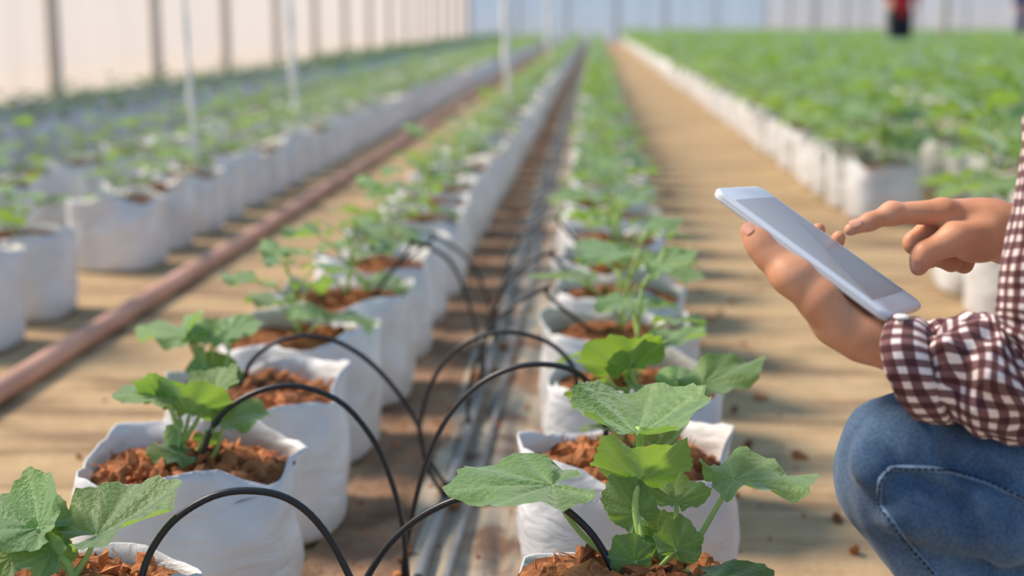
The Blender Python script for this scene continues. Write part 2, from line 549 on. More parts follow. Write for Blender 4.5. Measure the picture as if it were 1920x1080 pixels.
def wavy_line(x, y0, y1, z, n, amp, seed):
    return [(x + amp * noise.noise(Vector((seed, y * 0.9, 0))), y, z) for y in np.linspace(y0, y1, n)]
v, f = tube_geo(wavy_line(PIPE_X, 0.7, 52, 0.024, 240, 0.012, 2.0), 0.009, 10)
tag(obj('drip_hose', mesh_data('drip_hose', v, f, M['hose'])), 'dark grey drip supply hose on the film between the bag rows', 'hose')
v, f = tube_geo(wavy_line(PIPE_X + 0.042, 0.7, 52, 0.024, 240, 0.02, 7.0), 0.006, 10)
tag(obj('drip_hose', mesh_data('drip_hose', v, f, M['hose'])), 'thinner grey hose lying right beside the main drip hose', 'hose')
v, f = tube_geo(wavy_line(-1.18, 1.0, 40, 0.024, 160, 0.014, 4.0), 0.024, 14)
tag(obj('red_hose', mesh_data('red_hose', v, f, M['red_hose'])), 'faded reddish hose along the sandy path on the left', 'hose')

# ------------------------------------------------------------------ grow bags
BAG_H, BAG_W = 0.222, 0.137
def bag_mesh(seed, na=56, nz=16):
    r = random.Random(seed)
    vs, fs = [], []
    ph = [r.uniform(0, 6.28) for _ in range(4)]
    off = Vector((r.uniform(0, 50), r.uniform(0, 50), 0))
    rings = []
    def ring(z, scale, inner, rimk):
        idx = []
        for i in range(na):
            a = 2 * math.pi * i / na
            c, s = math.cos(a), math.sin(a)
            nexp = 3.4
            rad = 1.0 / ((abs(c) ** nexp + abs(s) ** nexp) ** (1 / nexp))
            p = Vector((c * rad * 1.4, s * rad * 1.4, z * 9))
            w = 0.05 * noise.noise(p * 1.5 + off) + 0.025 * noise.noise(p * 4.0 + off)
            crump = 0.02 * math.sin(z * 90 + 2.5 * noise.noise(p * 1.2 + off)) * noise.noise(p * 0.9 + off * 1.3)
            fl = rimk * (0.07 * math.sin(3 * a + ph[0]) + 0.05 * math.sin(7 * a + ph[1]))
            k = BAG_W * scale * (rad * (1 + w + crump + fl)) - inner
            zz = z + rimk * (0.012 * math.sin(2 * a + ph[2]) + 0.008 * math.sin(5 * a + ph[3]) + 0.006 * noise.noise(p * 5 + off))
            idx.append(len(vs)); vs.append((c * k, s * k, max(zz, 0.0)))
        return idx
    prof = [(0.0, 0.80), (0.004, 0.90), (0.016, 0.965)]
    for j in range(nz):
        t = (j + 1) / nz
        prof.append((0.016 + (BAG_H - 0.016) * t, 0.965 + 0.05 * math.sin(math.pi * min(1, t * 1.05)) - 0.0 * t))
    for z, s in prof:
        k = max(0.0, (z / BAG_H - 0.72) / 0.28) ** 1.5
        rings.append(ring(z, s * 0.97, 0.0, k))
    for z, ins in [(BAG_H - 0.0005, 0.0022), (BAG_H - 0.02, 0.004), (BAG_H - 0.05, 0.006), (BAG_H - 0.085, 0.008)]:
        k = max(0.0, (z / BAG_H - 0.72) / 0.28) ** 1.5
        rings.append(ring(z, 0.97 * (0.965 + 0.03 * (1 - z / BAG_H)), ins, k))
    for a, b in zip(rings[:-1], rings[1:]):
        for i in range(na):
            k = (i + 1) % na
            fs.append((a[i], a[k], b[k], b[i]))
    fs.append(tuple(reversed(rings[0])))
    return mesh_data('grow_bag', vs, fs, M['bag'])

SOIL_Z = BAG_H - 0.032
def soil_mesh(seed, nr=9, na=40):
    off = Vector((seed * 7.7, 1, 0))
    vs, fs = [], []
    for j in range(nr + 1):
        t = j / nr
        for i in range(na):
            a = 2 * math.pi * i / na
            c, s = math.cos(a), math.sin(a)
            rad = 1.0 / ((abs(c) ** 3.4 + abs(s) ** 3.4) ** (1 / 3.4))
            k = BAG_W * 0.905 * rad * max(t, 0.02)
            p = Vector((c * k * 22, s * k * 22, seed))
            z = SOIL_Z + 0.020 * (1 - t * t) + 0.010 * noise.noise(p * 0.5 + off) + 0.009 * noise.noise(p * 1.6 + off)
            vs.append((c * k, s * k, z))
    for j in range(nr):
        for i in range(na):
            k = (i + 1) % na
            fs.append((j * na + i, (j + 1) * na + i, (j + 1) * na + k, j * na + k))
    fs.append(tuple(range(na)))
    return mesh_data('coir', vs, fs, M['coir'])

PHI = (1 + 5 ** 0.5) / 2
ICO_V = np.array([(-1, PHI, 0), (1, PHI, 0), (-1, -PHI, 0), (1, -PHI, 0), (0, -1, PHI), (0, 1, PHI), (0, -1, -PHI), (0, 1, -PHI), (PHI, 0, -1), (PHI, 0, 1), (-PHI, 0, -1), (-PHI, 0, 1)], float) / 1.9
ICO_F = [(0, 11, 5), (0, 5, 1), (0, 1, 7), (0, 7, 10), (0, 10, 11), (1, 5, 9), (5, 11, 4), (11, 10, 2), (10, 7, 6), (7, 1, 8), (3, 9, 4), (3, 4, 2), (3, 2, 6), (3, 6, 8), (3, 8, 9), (4, 9, 5), (2, 4, 11), (6, 2, 10), (8, 6, 7), (9, 8, 1)]
def rand_rot(g):
    q = g.normal(size=4); q /= np.linalg.norm(q)
    w, x, y, z = q
    return np.array([[1 - 2 * (y * y + z * z), 2 * (x * y - z * w), 2 * (x * z + y * w)], [2 * (x * y + z * w), 1 - 2 * (x * x + z * z), 2 * (y * z - x * w)], [2 * (x * z - y * w), 2 * (y * z + x * w), 1 - 2 * (x * x + y * y)]])
def add_chip(mb, pos, size, g, mi=0):
    s = np.array([size * g.uniform(0.8, 1.9), size * g.uniform(0.5, 1.0), size * g.uniform(0.4, 0.8)])
    v = ICO_V * (1 + g.uniform(-0.28, 0.28, (12, 1))) * s
    mb.add(v @ rand_rot(g).T + pos, ICO_F, mi)
def chips_mesh(seed, n, lo=0.004, hi=0.013):
    g = np.random.default_rng(seed)
    mb = MB()
    for _ in range(n):
        a, t = g.uniform(0, 6.28), math.sqrt(g.uniform(0.0, 1))
        k = BAG_W * 0.84 * t
        sz = lo + (hi - lo) * g.uniform() ** 2.2
        add_chip(mb, np.array([math.cos(a) * k, math.sin(a) * k, SOIL_Z + 0.018 * (1 - t * t) + sz * 0.35]), sz, g)
    for _ in range(n // 8):   # fibres and splinters
        a, t = g.uniform(0, 6.28), math.sqrt(g.uniform(0.0, 1))
        k = BAG_W * 0.85 * t
        p0 = np.array([math.cos(a) * k, math.sin(a) * k, SOIL_Z + 0.01])
        d = np.array([g.normal(), g.normal(), abs(g.normal()) * 0.8]); d /= np.linalg.norm(d)
        mb.tube([p0, p0 + d * 0.012, p0 + d * 0.024 + np.array([0, 0, -0.002])], [0.0012, 0.001, 0.0005], 4)
    return mb.data('coir_chips', M['chip'], False)

# ------------------------------------------------------------------ leaves
VEINS = [0.0, 38, -38, 78, -78, 122, -122]
def leaf_mesh(name, seed, kind='flat', per=7, nr=8, teeth=0.022):
    """melon leaf: petiole joint at the origin, midrib along +X, about 1 long"""
    r = random.Random(seed)
    key = [(-160, .30), (-140, .42), (-122, .52), (-100, .55), (-78, .68), (-57, .70), (-38, .88), (-18, .88), (0, 1.0), (18, .88), (38, .88), (57, .70), (78, .68), (100, .55), (122, .52), (140, .42), (160, .30)]
    ang = []
    vs_ = sorted(VEINS)
    bounds = [-160] + vs_ + [160]
    for a, b in zip(bounds[:-1], bounds[1:]):
        for k in range(per):
            ang.append((a + (b - a) * k / per))
    ang.append(160)
    ka = [k[0] for k in key]; kr = [k[1] * r.uniform(0.94, 1.06) for k in key]
    fold = {'flat': 0.10, 'wavy': 0.12, 'folded': 0.62, 'vee': 0.85, 'bowl': 0.30, 'cup': 0.40, 'droop': -0.15}[kind]
    wav = {'flat': 0.05, 'wavy': 0.10, 'folded': 0.05, 'vee': 0.05, 'bowl': 0.05, 'cup': 0.07, 'droop': 0.06}[kind]
    curl = {'flat': -0.12, 'wavy': -0.08, 'folded': 0.0, 'vee': -0.05, 'bowl': 0.10, 'cup': 0.12, 'droop': -0.38}[kind]
    p1, p2 = r.uniform(0, 6.28), r.uniform(0, 6.28)
    verts, vein, faces = [], [], []
    for i, a in enumerate(ang):
        R = float(np.interp(a, ka, kr))
        dv = min(abs(a - v) for v in VEINS)
        R *= 1 + teeth * (1 if i % 2 else -1) + r.uniform(-0.012, 0.012)
        th = math.radians(a)
        for j in range(nr + 1):
            t = j / nr
            rr = R * t
            x, y = rr * math.cos(th), rr * math.sin(th)
            puff = 0.020 * (1 - math.cos(min(dv, 19) / 19 * math.pi)) * math.sin(math.pi * min(1, t * 1.1)) * (0.6 + 0.8 * abs(noise.noise(Vector((x * 5, y * 5, seed)))))
            z = fold * (math.sqrt(y * y + 0.01) - 0.1) + curl * x * abs(x) + wav * t ** 2.2 * math.sin(math.radians(a) * 5 + p1) + 0.5 * wav * t ** 3 * math.sin(math.radians(a) * 11 + p2) + puff
            z += 0.012 * noise.noise(Vector((x * 7, y * 7, seed + 5)))
            if kind == 'bowl':
                z += 0.35 * y * y + (1.5 * x * x if x < 0 else 0.0)
            if kind == 'folded':
                z -= 0.12 * t ** 3 * abs(math.sin(th))
            verts.append((x, y, z)); vein.append(math.exp(-(dv / 2.2) ** 2) * (1 - 0.5 * t))
    n1 = nr + 1
    for i in range(len(ang) - 1):
        for j in range(nr):
            a0 = i * n1 + j
            if j == 0:
                faces.append((a0, a0 + 1, a0 + n1 + 1))
            else:
                faces.append((a0, a0 + 1, a0 + n1 + 1, a0 + n1))
    return verts, faces, vein

LEAF = {}
for kind in ('flat', 'wavy', 'folded', 'cup', 'droop', 'vee', 'bowl'):
    LEAF[kind] = []
    for s in range(2):
        v, f, ve = leaf_mesh('leaf', len(kind) * 13 + s * 5 + 1, kind)
        LEAF[kind].append(mesh_data('melon_leaf_' + kind, v, f, M['leaf'], attrs={'vein': ve}))
LOW = {}
for kind in LEAF:
    v, f, ve = leaf_mesh('leaf', len(kind) * 3 + 2, kind, per=3, nr=3, teeth=0.015)
    LOW[kind] = mesh_data('melon_leaf_far_' + kind, v, f, M['leaf'], attrs={'vein': ve})

def leaf_matrix(base, tip, nrm, width):
    base, tip, nrm = np.asarray(base, float), np.asarray(tip, float), np.asarray(nrm, float)
    x = tip - base
    L = np.linalg.norm(x); x = x / L
    z = nrm - x * (nrm @ x); z /= np.linalg.norm(z)
    y = np.cross(z, x)
    w = width / 1.35
    m = Matrix.Identity(4)
    for i in range(3):
        m[i][0] = x[i] * L; m[i][1] = y[i] * w; m[i][2] = z[i] * (L + w) * 0.5; m[i][3] = base[i]
    return m

def add_leaf(parent, root_loc, base, tip, nrm, width, kind, var=0, low=False):
    me = LOW[kind] if low else LEAF[kind][var % 2]
    o = bpy.data.objects.new('leaf', me)
    COL.objects.link(o)
    o.parent = parent
    b = np.asarray(base) - root_loc; t = np.asarray(tip) - root_loc
    o.matrix_local = leaf_matrix(b, t, nrm, width)
    return o

# ------------------------------------------------------------------ generic seedlings (local coordinates, soil centre at the origin)
def seedling_spec(seed, big=1.0):
    """stem polyline, petioles [(polyline, radii)], leaves [(base, tip, normal, width, kind)]"""
    r = random.Random(seed)
    Hs = r.uniform(0.11, 0.16) * (1.0 + 0.9 * (big - 1))
    lean = r.uniform(-0.03, 0.03), r.uniform(-0.03, 0.03)
    stem = spline([(0, 0, -0.01), (lean[0] * 0.3 + r.uniform(-.008, .008), lean[1] * 0.3, Hs * 0.4), (lean[0], lean[1], Hs)], 8)
    n = r.randint(6, 8) if big < 1.2 else r.randint(10, 13)
    pets, leaves = [], []
    a0 = r.uniform(0, 6.28)
    for k in range(n):
        t = 0.12 + 0.88 * k / (n - 1)
        p0 = stem[min(7, int(t * 7))]
        a = a0 + k * 2.4 + r.uniform(-0.3, 0.3)
        d = np.array([math.cos(a), math.sin(a), 0])
        young = max(0.0, (t - 0.55) / 0.45)
        pl = (r.uniform(0.055, 0.095) * (1 - 0.65 * young)) * (0.8 + 0.5 * (big - 0.6))
        up = r.uniform(0.5, 0.9) + 0.5 * young
        p2 = p0 + d * pl * 0.9 + np.array([0, 0, pl * up])
        p1 = p0 + d * pl * 0.4 + np.array([0, 0, pl * up * 0.65])
        pets.append((spline([p0, p1, p2], 6), [0.0026, 0.0024, 0.0022, 0.002, 0.0018, 0.0016]))
        L = r.uniform(0.065, 0.095) * (1 - 0.35 * young) * (0.85 + 0.5 * (big - 0.7))
        tip = p2 + d * L * 0.95 + np.array([0, 0, L * r.uniform(-0.25, 0.3) + 0.3 * L * young])
        nr = np.array([-0.25 * d[0] + r.uniform(-.35, .35), -0.25 * d[1] + r.uniform(-.35, .35), 1.0])
        leaves.append((p2, tip, nr, L * r.uniform(0.98, 1.2), r.choice(['flat', 'wavy', 'cup', 'droop', 'wavy']), r.randint(0, 1)))
    return stem, pets, leaves

def stem_mesh(stem, pets, r0=0.0042, r1=0.0024, seg=7):
    mb = MB()
    mb.tube(stem, np.linspace(r0, r1, len(stem)), seg)
    for pts, rad in pets:
        mb.tube(pts, rad, 6)
    return mb.data('stem', M['stem'])

BAGS = [bag_mesh(s) for s in range(5)]
SOILS = [soil_mesh(s) for s in range(3)]
CHIPS = [chips_mesh(s + 20, 150) for s in range(3)]
SPECS = []
for s in range(7):
    sp = seedling_spec(100 + s, 1.0); SPECS.append((sp, stem_mesh(sp[0], sp[1])))
BIG = []
for s in range(5):
    sp = seedling_spec(300 + s, 1.75); BIG.append((sp, stem_mesh(sp[0], sp[1], 0.006, 0.003)))

def pot(x, y, rz, label, group, bagv=0, big=False, spec=None, low=False, scale=1.0, chips=None, plant_rz=0.0):
    root = empty('potted_melon_seedling', (x, y, 0), rz)
    tag(root, label, 'potted plant', group)
    obj('grow_bag', BAGS[bagv % len(BAGS)], root)
    s = obj('coir', SOILS[bagv % 3], root)
    c = obj('coir_chips', chips or CHIPS[bagv % 3], s)
    c['kind'] = 'stuff'
    if spec is not None:
        (stem, pets, leaves), sm = spec
        off = np.array([0, 0, SOIL_Z + 0.012])
        st = obj('stem', sm, root, tuple(off)); st.rotation_euler = (0, 0, plant_rz); st.scale = (scale,) * 3
        B = Matrix.Translation(V(off)) @ Matrix.Rotation(plant_rz, 4, 'Z') @ Matrix.Scale(scale, 4)
        for (b, t, n, w, kd, vr) in leaves:
            me = LOW[kd] if low else LEAF[kd][vr]
            o = bpy.data.objects.new('leaf', me)
            COL.objects.link(o); o.parent = root
            o.matrix_local = B @ leaf_matrix(b, t, n, w)
    return root

# ---- rows: x, side words, individually worded count
ROWX = {'L1': -0.50, 'R1': 0.055, 'L2': -1.47, 'L3': -1.99, 'L4': -2.99, 'L5': -3.50,
        'T1': 1.10, 'T2': 1.61, 'T3': 2.63, 'T4': 3.14, 'T5': 4.16, 'T6': 4.67, 'T7': 5.69, 'T8': 6.20, 'T9': 7.22, 'T10': 7.73, 'T11': 8.75, 'T12': 9.26, 'T13': 10.28, 'T14': 10.79, 'T15': 11.81, 'T16': 12.32, 'T17': 13.34, 'T18': 13.85}
ROWTXT = {'L1': 'just left of the drip hose', 'R1': 'just right of the drip hose',
          'L2': 'along the reddish hose', 'L3': 'in second row left of reddish hose',
          'L4': 'in third row left of reddish hose', 'L5': 'in row nearest the left film wall',
          'T1': 'along right edge of sandy path'}
for _k, _w in enumerate(['second', 'third', 'fourth', 'fifth', 'sixth', 'seventh', 'eighth', 'ninth', 'tenth']):
    ROWTXT['T%d' % (_k + 2)] = 'in %s row right of sandy path' % _w
ORD = ['first', 'second', 'third', 'fourth', 'fifth', 'sixth', 'seventh', 'eighth', 'ninth', 'tenth', 'eleventh', 'twelfth', 'thirteenth', 'fourteenth', 'fifteenth', 'sixteenth', 'seventeenth', 'eighteenth', 'nineteenth', 'twentieth']

def pixel(p):
    q = np.asarray(p, float) - cC
    d = q @ cF
    return 960 + FPX * (q @ cR) / d, 540 - FPX * (q @ cU) / d, d

slots = []
for row, x in ROWX.items():
    k0 = 0
    k = 0
    while True:
        y = ROW_Y0 + (0.05 if row == 'R1' else 0.0) + STEP * k
        if row == 'T1':
            y += 0.13
        if k == 0 and row == 'L1':
            y = 1.235
        if k == 0 and row == 'R1':
            y = 1.262
        if y > 51.5:
            break
        if (row == 'L2' and 3.7 < y < 4.0) or (row == 'T1' and 4.15 < y < 5.2):   # bags missing from the rows
            k += 1
            continue
        px, py, d = pixel((x + rng.uniform(-.012, .012), y, 0.22))
        m = 0.2 / d * FPX
        if -m < px < 1920 + m and py < 1250:
            slots.append((y, row, x + rng.uniform(-.012, .012), y + rng.uniform(-.012, .012)))
        k += 1
slots.sort()
near, far = slots[:300], slots[300:]

HERO = {('L1', 0), ('L1', 1), ('L1', 2), ('R1', 0), ('R1', 1)}
count = {}
hero_root = {}
for (y0, row, x, y) in near:
    i = count.get(row, 0); count[row] = i + 1
    big = row[0] == 'T'
    kind = 'leafy melon plant' if big else 'melon seedling'
    main = row in ('L1', 'R1', 'L2', 'T1')
    if i < (20 if main else 10):
        label = '%snearest white bag with %s %s' % (ORD[i] + ' ' if i else '', kind, ROWTXT[row])
    else:
        label = 'blurred white bag with %s farther back %s' % (kind, ROWTXT[row])
    grp = 'grow bags ' + ROWTXT[row]
    bagv = rng.randint(0, 4)
    rz = rng.uniform(-0.14, 0.14) + rng.choice([0, 1, 2, 3]) * math.pi / 2
    prz = rng.uniform(0, 6.28)
    sc = rng.uniform(0.85, 1.12)
    spec = (rng.choice(BIG) if big else rng.choice(SPECS))
    if (row, i) in HERO:
        hero_root[(row, i)] = pot(x, y, 0.0 if row == 'R1' else 0.1, label, grp, i + (1 if row == 'R1' else 0), spec=None, chips=chips_mesh(50 + i + (9 if row == 'R1' else 0), 560, 0.003, 0.016))
        if i == 0:
            for ch in hero_root[(row, i)].children:
                if ch.name.startswith('coir'):
                    ch.location.z = 0.022 if row == 'R1' else 0.008
                elif ch.name.startswith('grow_bag') and row == 'R1':
                    ch.scale.z = 0.94
    else:
        if row in ('L4', 'L5'):
            sc *= 0.8
        if row == 'R1':
            sc *= 1.12
        if big:
            sc *= 1.35 if y < 7 else 1.15
        pot(x, y, rz, label, grp, bagv, big, spec, low=y > 5.5, scale=sc, plant_rz=prz)

# ---- the rest of the house, too many to count: low meshes joined into one
def far_mass(slots):
    V_, F_, MI, n = [], [], [], 0
    a = np.linspace(0, 2 * math.pi, 9)[:-1] + math.pi / 8
    ring = np.stack([np.cos(a), np.sin(a)], 1) * BAG_W * 1.08
    bv = np.concatenate([np.c_[ring * 0.95, np.zeros(8)], np.c_[ring, np.full(8, 0.1)], np.c_[ring * 0.97, np.full(8, BAG_H)], np.c_[ring * 0.9, np.full(8, BAG_H - 0.03)]])
    bf = [(r * 8 + i, r * 8 + (i + 1) % 8, (r + 1) * 8 + (i + 1) % 8, (r + 1) * 8 + i) for r in range(3) for i in range(8)]
    cap = tuple(range(24, 32))
    lv = np.array([(0, 0, 0), (.25, .45, .06), (.25, -.45, .06), (.75, .4, .03), (.75, -.4, .03), (1.0, 0, -.05), (.5, 0, .0)])
    lf = [(0, 6, 1), (0, 2, 6), (1, 6, 3), (2, 4, 6), (3, 6, 5), (4, 5, 6)]
    for (y0, row, x, y) in slots:
        big = row[0] == 'T'
        V_.append(bv + (x, y, 0)); F_ += [tuple(i + n for i in f) for f in bf]; MI += [0] * len(bf)
        F_.append(tuple(i + n for i in cap)); MI.append(1); n += len(bv)
        nl = 14 if big else 8
        for k in range(nl):
            az = nrg.uniform(0, 6.28); el = nrg.uniform(-0.4, 0.5)
            rr = nrg.uniform(0.0, 0.13 if big else 0.08)
            L = nrg.uniform(0.08, 0.12) * (1.25 if big else 1.0)
            ca, sa, ce, se = math.cos(az), math.sin(az), math.cos(el), math.sin(el)
            X = np.array([ca * ce, sa * ce, se]); Yv = np.array([-sa, ca, nrg.uniform(-.3, .3)]); Z = np.cross(X, Yv)
            zz = SOIL_Z + (nrg.uniform(0.04, 0.30) if big else nrg.uniform(0.03, 0.16))
            w = (lv[:, :1] * X + lv[:, 1:2] * Yv + lv[:, 2:] * Z) * L + np.array([x + ca * rr, y + sa * rr, zz])
            V_.append(w); F_ += [tuple(i + n for i in f) for f in lf]; MI += [2] * len(lf); n += len(w)
    me = mesh_data('far_potted_plants', np.concatenate(V_), F_, [M['bag'], M['coir'], M['leaf']], True, midx=MI)
    return me
if far:
    o = obj('far_potted_plants', far_mass(far))
    tag(o, 'countless blurred melon plants in white bags filling the far greenhouse', 'potted plants')
    o['kind'] = 'stuff'

# ------------------------------------------------------------------ hero seedlings, leaf by leaf
def hero(key, stem_px, Y, leaves, extra_stems=()):
    """stem_px: [(px,py)], leaves: (base px, dY, tip px, dY, width m, normal, kind, petiole from px, dY)"""
    root = hero_root[key]
    bpy.context.view_layer.update()
    loc = np.array(root.location)
    rot = Matrix.Rotation(-root.rotation_euler.z, 3, 'Z')
    R3 = np.array(rot)
    def W(px, py, dy=0.0):
        return R3 @ (P(px, py, Y + dy) - loc)
    mb = MB()
    st = spline([W(*p) for p in stem_px], 14)
    # the stem starts in the coir of its own bag
    ground = np.array([st[0][0], st[0][1], SOIL_Z - 0.005])
    if st[0][2] > ground[2]:
        st = np.vstack([ground, st])
    mb.tube(st, np.linspace(0.0048, 0.0026, len(st)), 9)
    for (bp, by, tp, ty, w, nr, kd, var, pet) in leaves:
        b = W(bp[0], bp[1], by); t = W(tp[0], tp[1], ty)
        o = bpy.data.objects.new('leaf', LEAF[kd][var])
        COL.objects.link(o); o.parent = root
        o.matrix_local = leaf_matrix(b, t, R3 @ np.array(nr, float), w)
        if pet:
            pts = [W(*q) for q in pet] + [b]
            pts = spline(pts, 10) if len(pts) > 2 else spline([pts[0], (pts[0] * 0.5 + pts[1] * 0.5), pts[1]], 8)
            mb.tube(pts, np.linspace(0.0034, 0.0022, len(pts)), 7)
    obj('stem', mb.data('stem', M['stem']), root)

UP = (0, -0.25, 1.0)
# nearest plant right of the hose
hero(('R1', 0), [(1222, 1085, -0.03), (1208, 1040, -0.03), (1192, 960, -0.02), (1196, 900, -0.015), (1203, 840, 0.0), (1196, 800, 0.01)], 1.33, [
    ((1036, 910), -0.02, (838, 908), -0.06, 0.104, (0.22, -0.12, 1.0), 'flat', 0, [(1190, 1075, -0.02), (1110, 1020, -0.02), (1060, 962, -0.02)]),
    ((1376, 900), 0.0, (1530, 888), 0.02, 0.105, (-0.10, -0.08, 1.0), 'wavy', 0, [(1258, 1085, -0.02), (1312, 1005, -0.01), (1350, 940, 0.0)]),
    ((1195, 812), 0.0, (1228, 742), 0.085, 0.135, (0.0, 0.0, 1.0), 'bowl', 0, [(1200, 850, 0.0)]),
    ((1200, 902), -0.01, (1212, 842), -0.065, 0.105, (0.0, 0.8, 0.6), 'cup', 1, [(1190, 960, -0.02)]),
    ((1196, 962), -0.02, (1145, 893), -0.012, 0.052, (-0.5, -0.9, 0.45), 'wavy', 1, [(1204, 1010, -0.03)]),
    ((1268, 942), 0.0, (1264, 894), 0.04, 0.064, (0.1, -0.6, 0.8), 'cup', 0, [(1245, 1050, -0.02), (1266, 985, -0.01)]),
    ((1268, 1030), -0.05, (1290, 975), -0.045, 0.050, (0.15, -1.0, 0.35), 'wavy', 1, [(1225, 1078, -0.03)]),
    ((1235, 1020), -0.02, (1278, 966), -0.01, 0.055, (-0.2, -0.8, 0.6), 'flat', 1, [(1215, 1065, -0.02)]),
    ((1190, 1052), -0.04, (1152, 1008), -0.04, 0.044, (-0.3, -0.9, 0.5), 'flat', 0, [(1215, 1075, -0.03)]),
    ((1225, 1045), -0.015, (1212, 985), -0.01, 0.05, (-0.3, -0.9, 0.3), 'cup', 0, [(1215, 1070, -0.02)]),
    ((1330, 1098), -0.07, (1478, 1086), -0.075, 0.09, (0.0, -0.05, 1.0), 'flat', 1, [(1250, 1090, -0.04)]),
])
# second plant right of the hose
hero(('R1', 1), [(1200, 880), (1205, 820), (1196, 740), (1180, 690), (1172, 660)], 1.73, [
    ((1180, 694), 0.0, (1110, 662), -0.06, 0.12, (0.0, 0.8, 0.7), 'cup', 0, [(1190, 715)]),
    ((1182, 692), 0.0, (1252, 636), -0.02, 0.09, (-0.5, 0.6, 0.8), 'folded', 0, [(1190, 715)]),
    ((1150, 735), -0.02, (1056, 712), -0.02, 0.085, (-0.1, 0.75, 1.0), 'droop', 1, [(1200, 800)]),
    ((1245, 745), 0.0, (1205, 715), 0.06, 0.10, (0.0, 0.8, 1.0), 'flat', 0, [(1205, 800)]),
    ((1262, 725), 0.02, (1322, 706), 0.05, 0.07, (-0.3, -0.7, 0.8), 'flat', 1, [(1206, 800)]),
    ((1318, 722), 0.0, (1432, 668), 0.03, 0.072, (0.15, -0.35, 1.0), 'wavy', 0, [(1208, 870), (1268, 820), (1300, 760)]),
    ((1135, 800), -0.02, (1085, 800), -0.02, 0.06, (0, 0.1, 1.0), 'flat', 0, [(1195, 840)]),
    ((1236, 830), 0.01, (1240, 790), 0.03, 0.055, (0.2, -0.7, 0.6), 'wavy', 1, [(1206, 860)]),
])
# corner plant, front left
hero(('L1', 0), [(135, 1085, -0.02), (128, 1060, -0.02), (96, 1030, -0.02), (70, 990, -0.01), (64, 960, 0.0)], 1.27, [
    ((182, 1003), -0.02, (345, 930), 0.03, 0.125, (-0.15, -0.14, 1.0), 'cup', 0, [(138, 1085, -0.02), (162, 1045, -0.02)]),
    ((72, 988), -0.02, (66, 888), 0.03, 0.075, (-0.45, -0.55, 0.7), 'cup', 0, [(80, 1010, -0.02)]),
    ((72, 990), -0.02, (-50, 945), -0.01, 0.09, (0.2, -0.30, 1.0), 'flat', 0, None),
    ((98, 1030), -0.03, (85, 988), -0.03, 0.052, (-0.5, -0.9, 0.5), 'folded', 1, None),
    ((98, 1035), -0.03, (20, 1010), -0.04, 0.07, (0.1, -0.6, 1.0), 'wavy', 1, None),
    ((110, 1052), -0.02, (92, 1012), -0.02, 0.042, (0.6, -0.9, 0.3), 'flat', 1, [(128, 1070, -0.02)]),
    ((20, 1045), -0.02, (-70, 1015), -0.02, 0.07, (0.0, -0.6, 1.0), 'wavy', 0, [(110, 1070, -0.02)]),
])
# second plant left of the hose
hero(('L1', 1), [(348, 900), (345, 850), (335, 810), (325, 780), (318, 750)], 1.68, [
    ((305, 742), 0.0, (212, 735), -0.02, 0.085, (0.0, -0.12, 1.0), 'flat', 0, [(322, 770)]),
    ((304, 750), 0.0, (335, 715), -0.02, 0.085, (-0.1, 0.7, 0.8), 'folded', 1, None),
    ((356, 775), 0.0, (385, 738), -0.06, 0.105, (0.0, 0.8, 0.7), 'cup', 0, [(342, 830)]),
    ((398, 740), 0.02, (420, 690), 0.06, 0.085, (-0.3, -0.2, 1.0), 'cup', 1, [(345, 830)]),
    ((422, 785), 0.0, (508, 772), 0.01, 0.08, (0.05, -0.25, 1.0), 'wavy', 1, [(350, 895), (400, 855)]),
    ((330, 800), 0.0, (336, 835), -0.02, 0.04, (-0.6, -0.6, 0.5), 'folded', 0, None),
    ((340, 852), -0.02, (274, 848), -0.04, 0.06, (0.0, -0.35, 1.0), 'wavy', 0, [(348, 885)]),
    ((342, 855), -0.02, (360, 842), 0.02, 0.05, (0.3, -0.5, 0.8), 'flat', 1, None),
    ((335, 890), -0.03, (285, 897), -0.04, 0.05, (0, -0.3, 1.0), 'flat', 1, None),
    ((385, 815), 0.01, (402, 835), 0.02, 0.04, (-0.4, -0.7, 0.6), 'wavy', 1, [(350, 890)]),
])
# third plant left of the hose
hero(('L1', 2), [(402, 725), (390, 690), (375, 665), (362, 640), (350, 625)], 2.05, [
    ((350, 632), 0.0, (256, 614), 0.02, 0.11, (0.0, -0.12, 1.0), 'wavy', 0, [(378, 690)]),
    ((348, 632), 0.0, (378, 584), 0.02, 0.08, (-0.7, -0.2, 0.8), 'folded', 0, None),
    ((398, 642), 0.0, (412, 608), 0.05, 0.09, (0.1, -0.2, 1.0), 'cup', 0, [(395, 690)]),
    ((432, 620), 0.02, (492, 598), 0.04, 0.07, (0.1, -0.3, 1.0), 'flat', 1, [(404, 725), (425, 680)]),
    ((370, 672), -0.01, (385, 690), -0.03, 0.05, (-0.7, -0.4, 0.5), 'folded', 1, None),
    ((405, 712), 0.0, (440, 672), 0.02, 0.085, (0.3, -0.7, 0.6), 'cup', 1, None),
    ((395, 715), -0.02, (352, 708), -0.04, 0.08, (0.0, -0.4, 1.0), 'cup', 0, None),
])

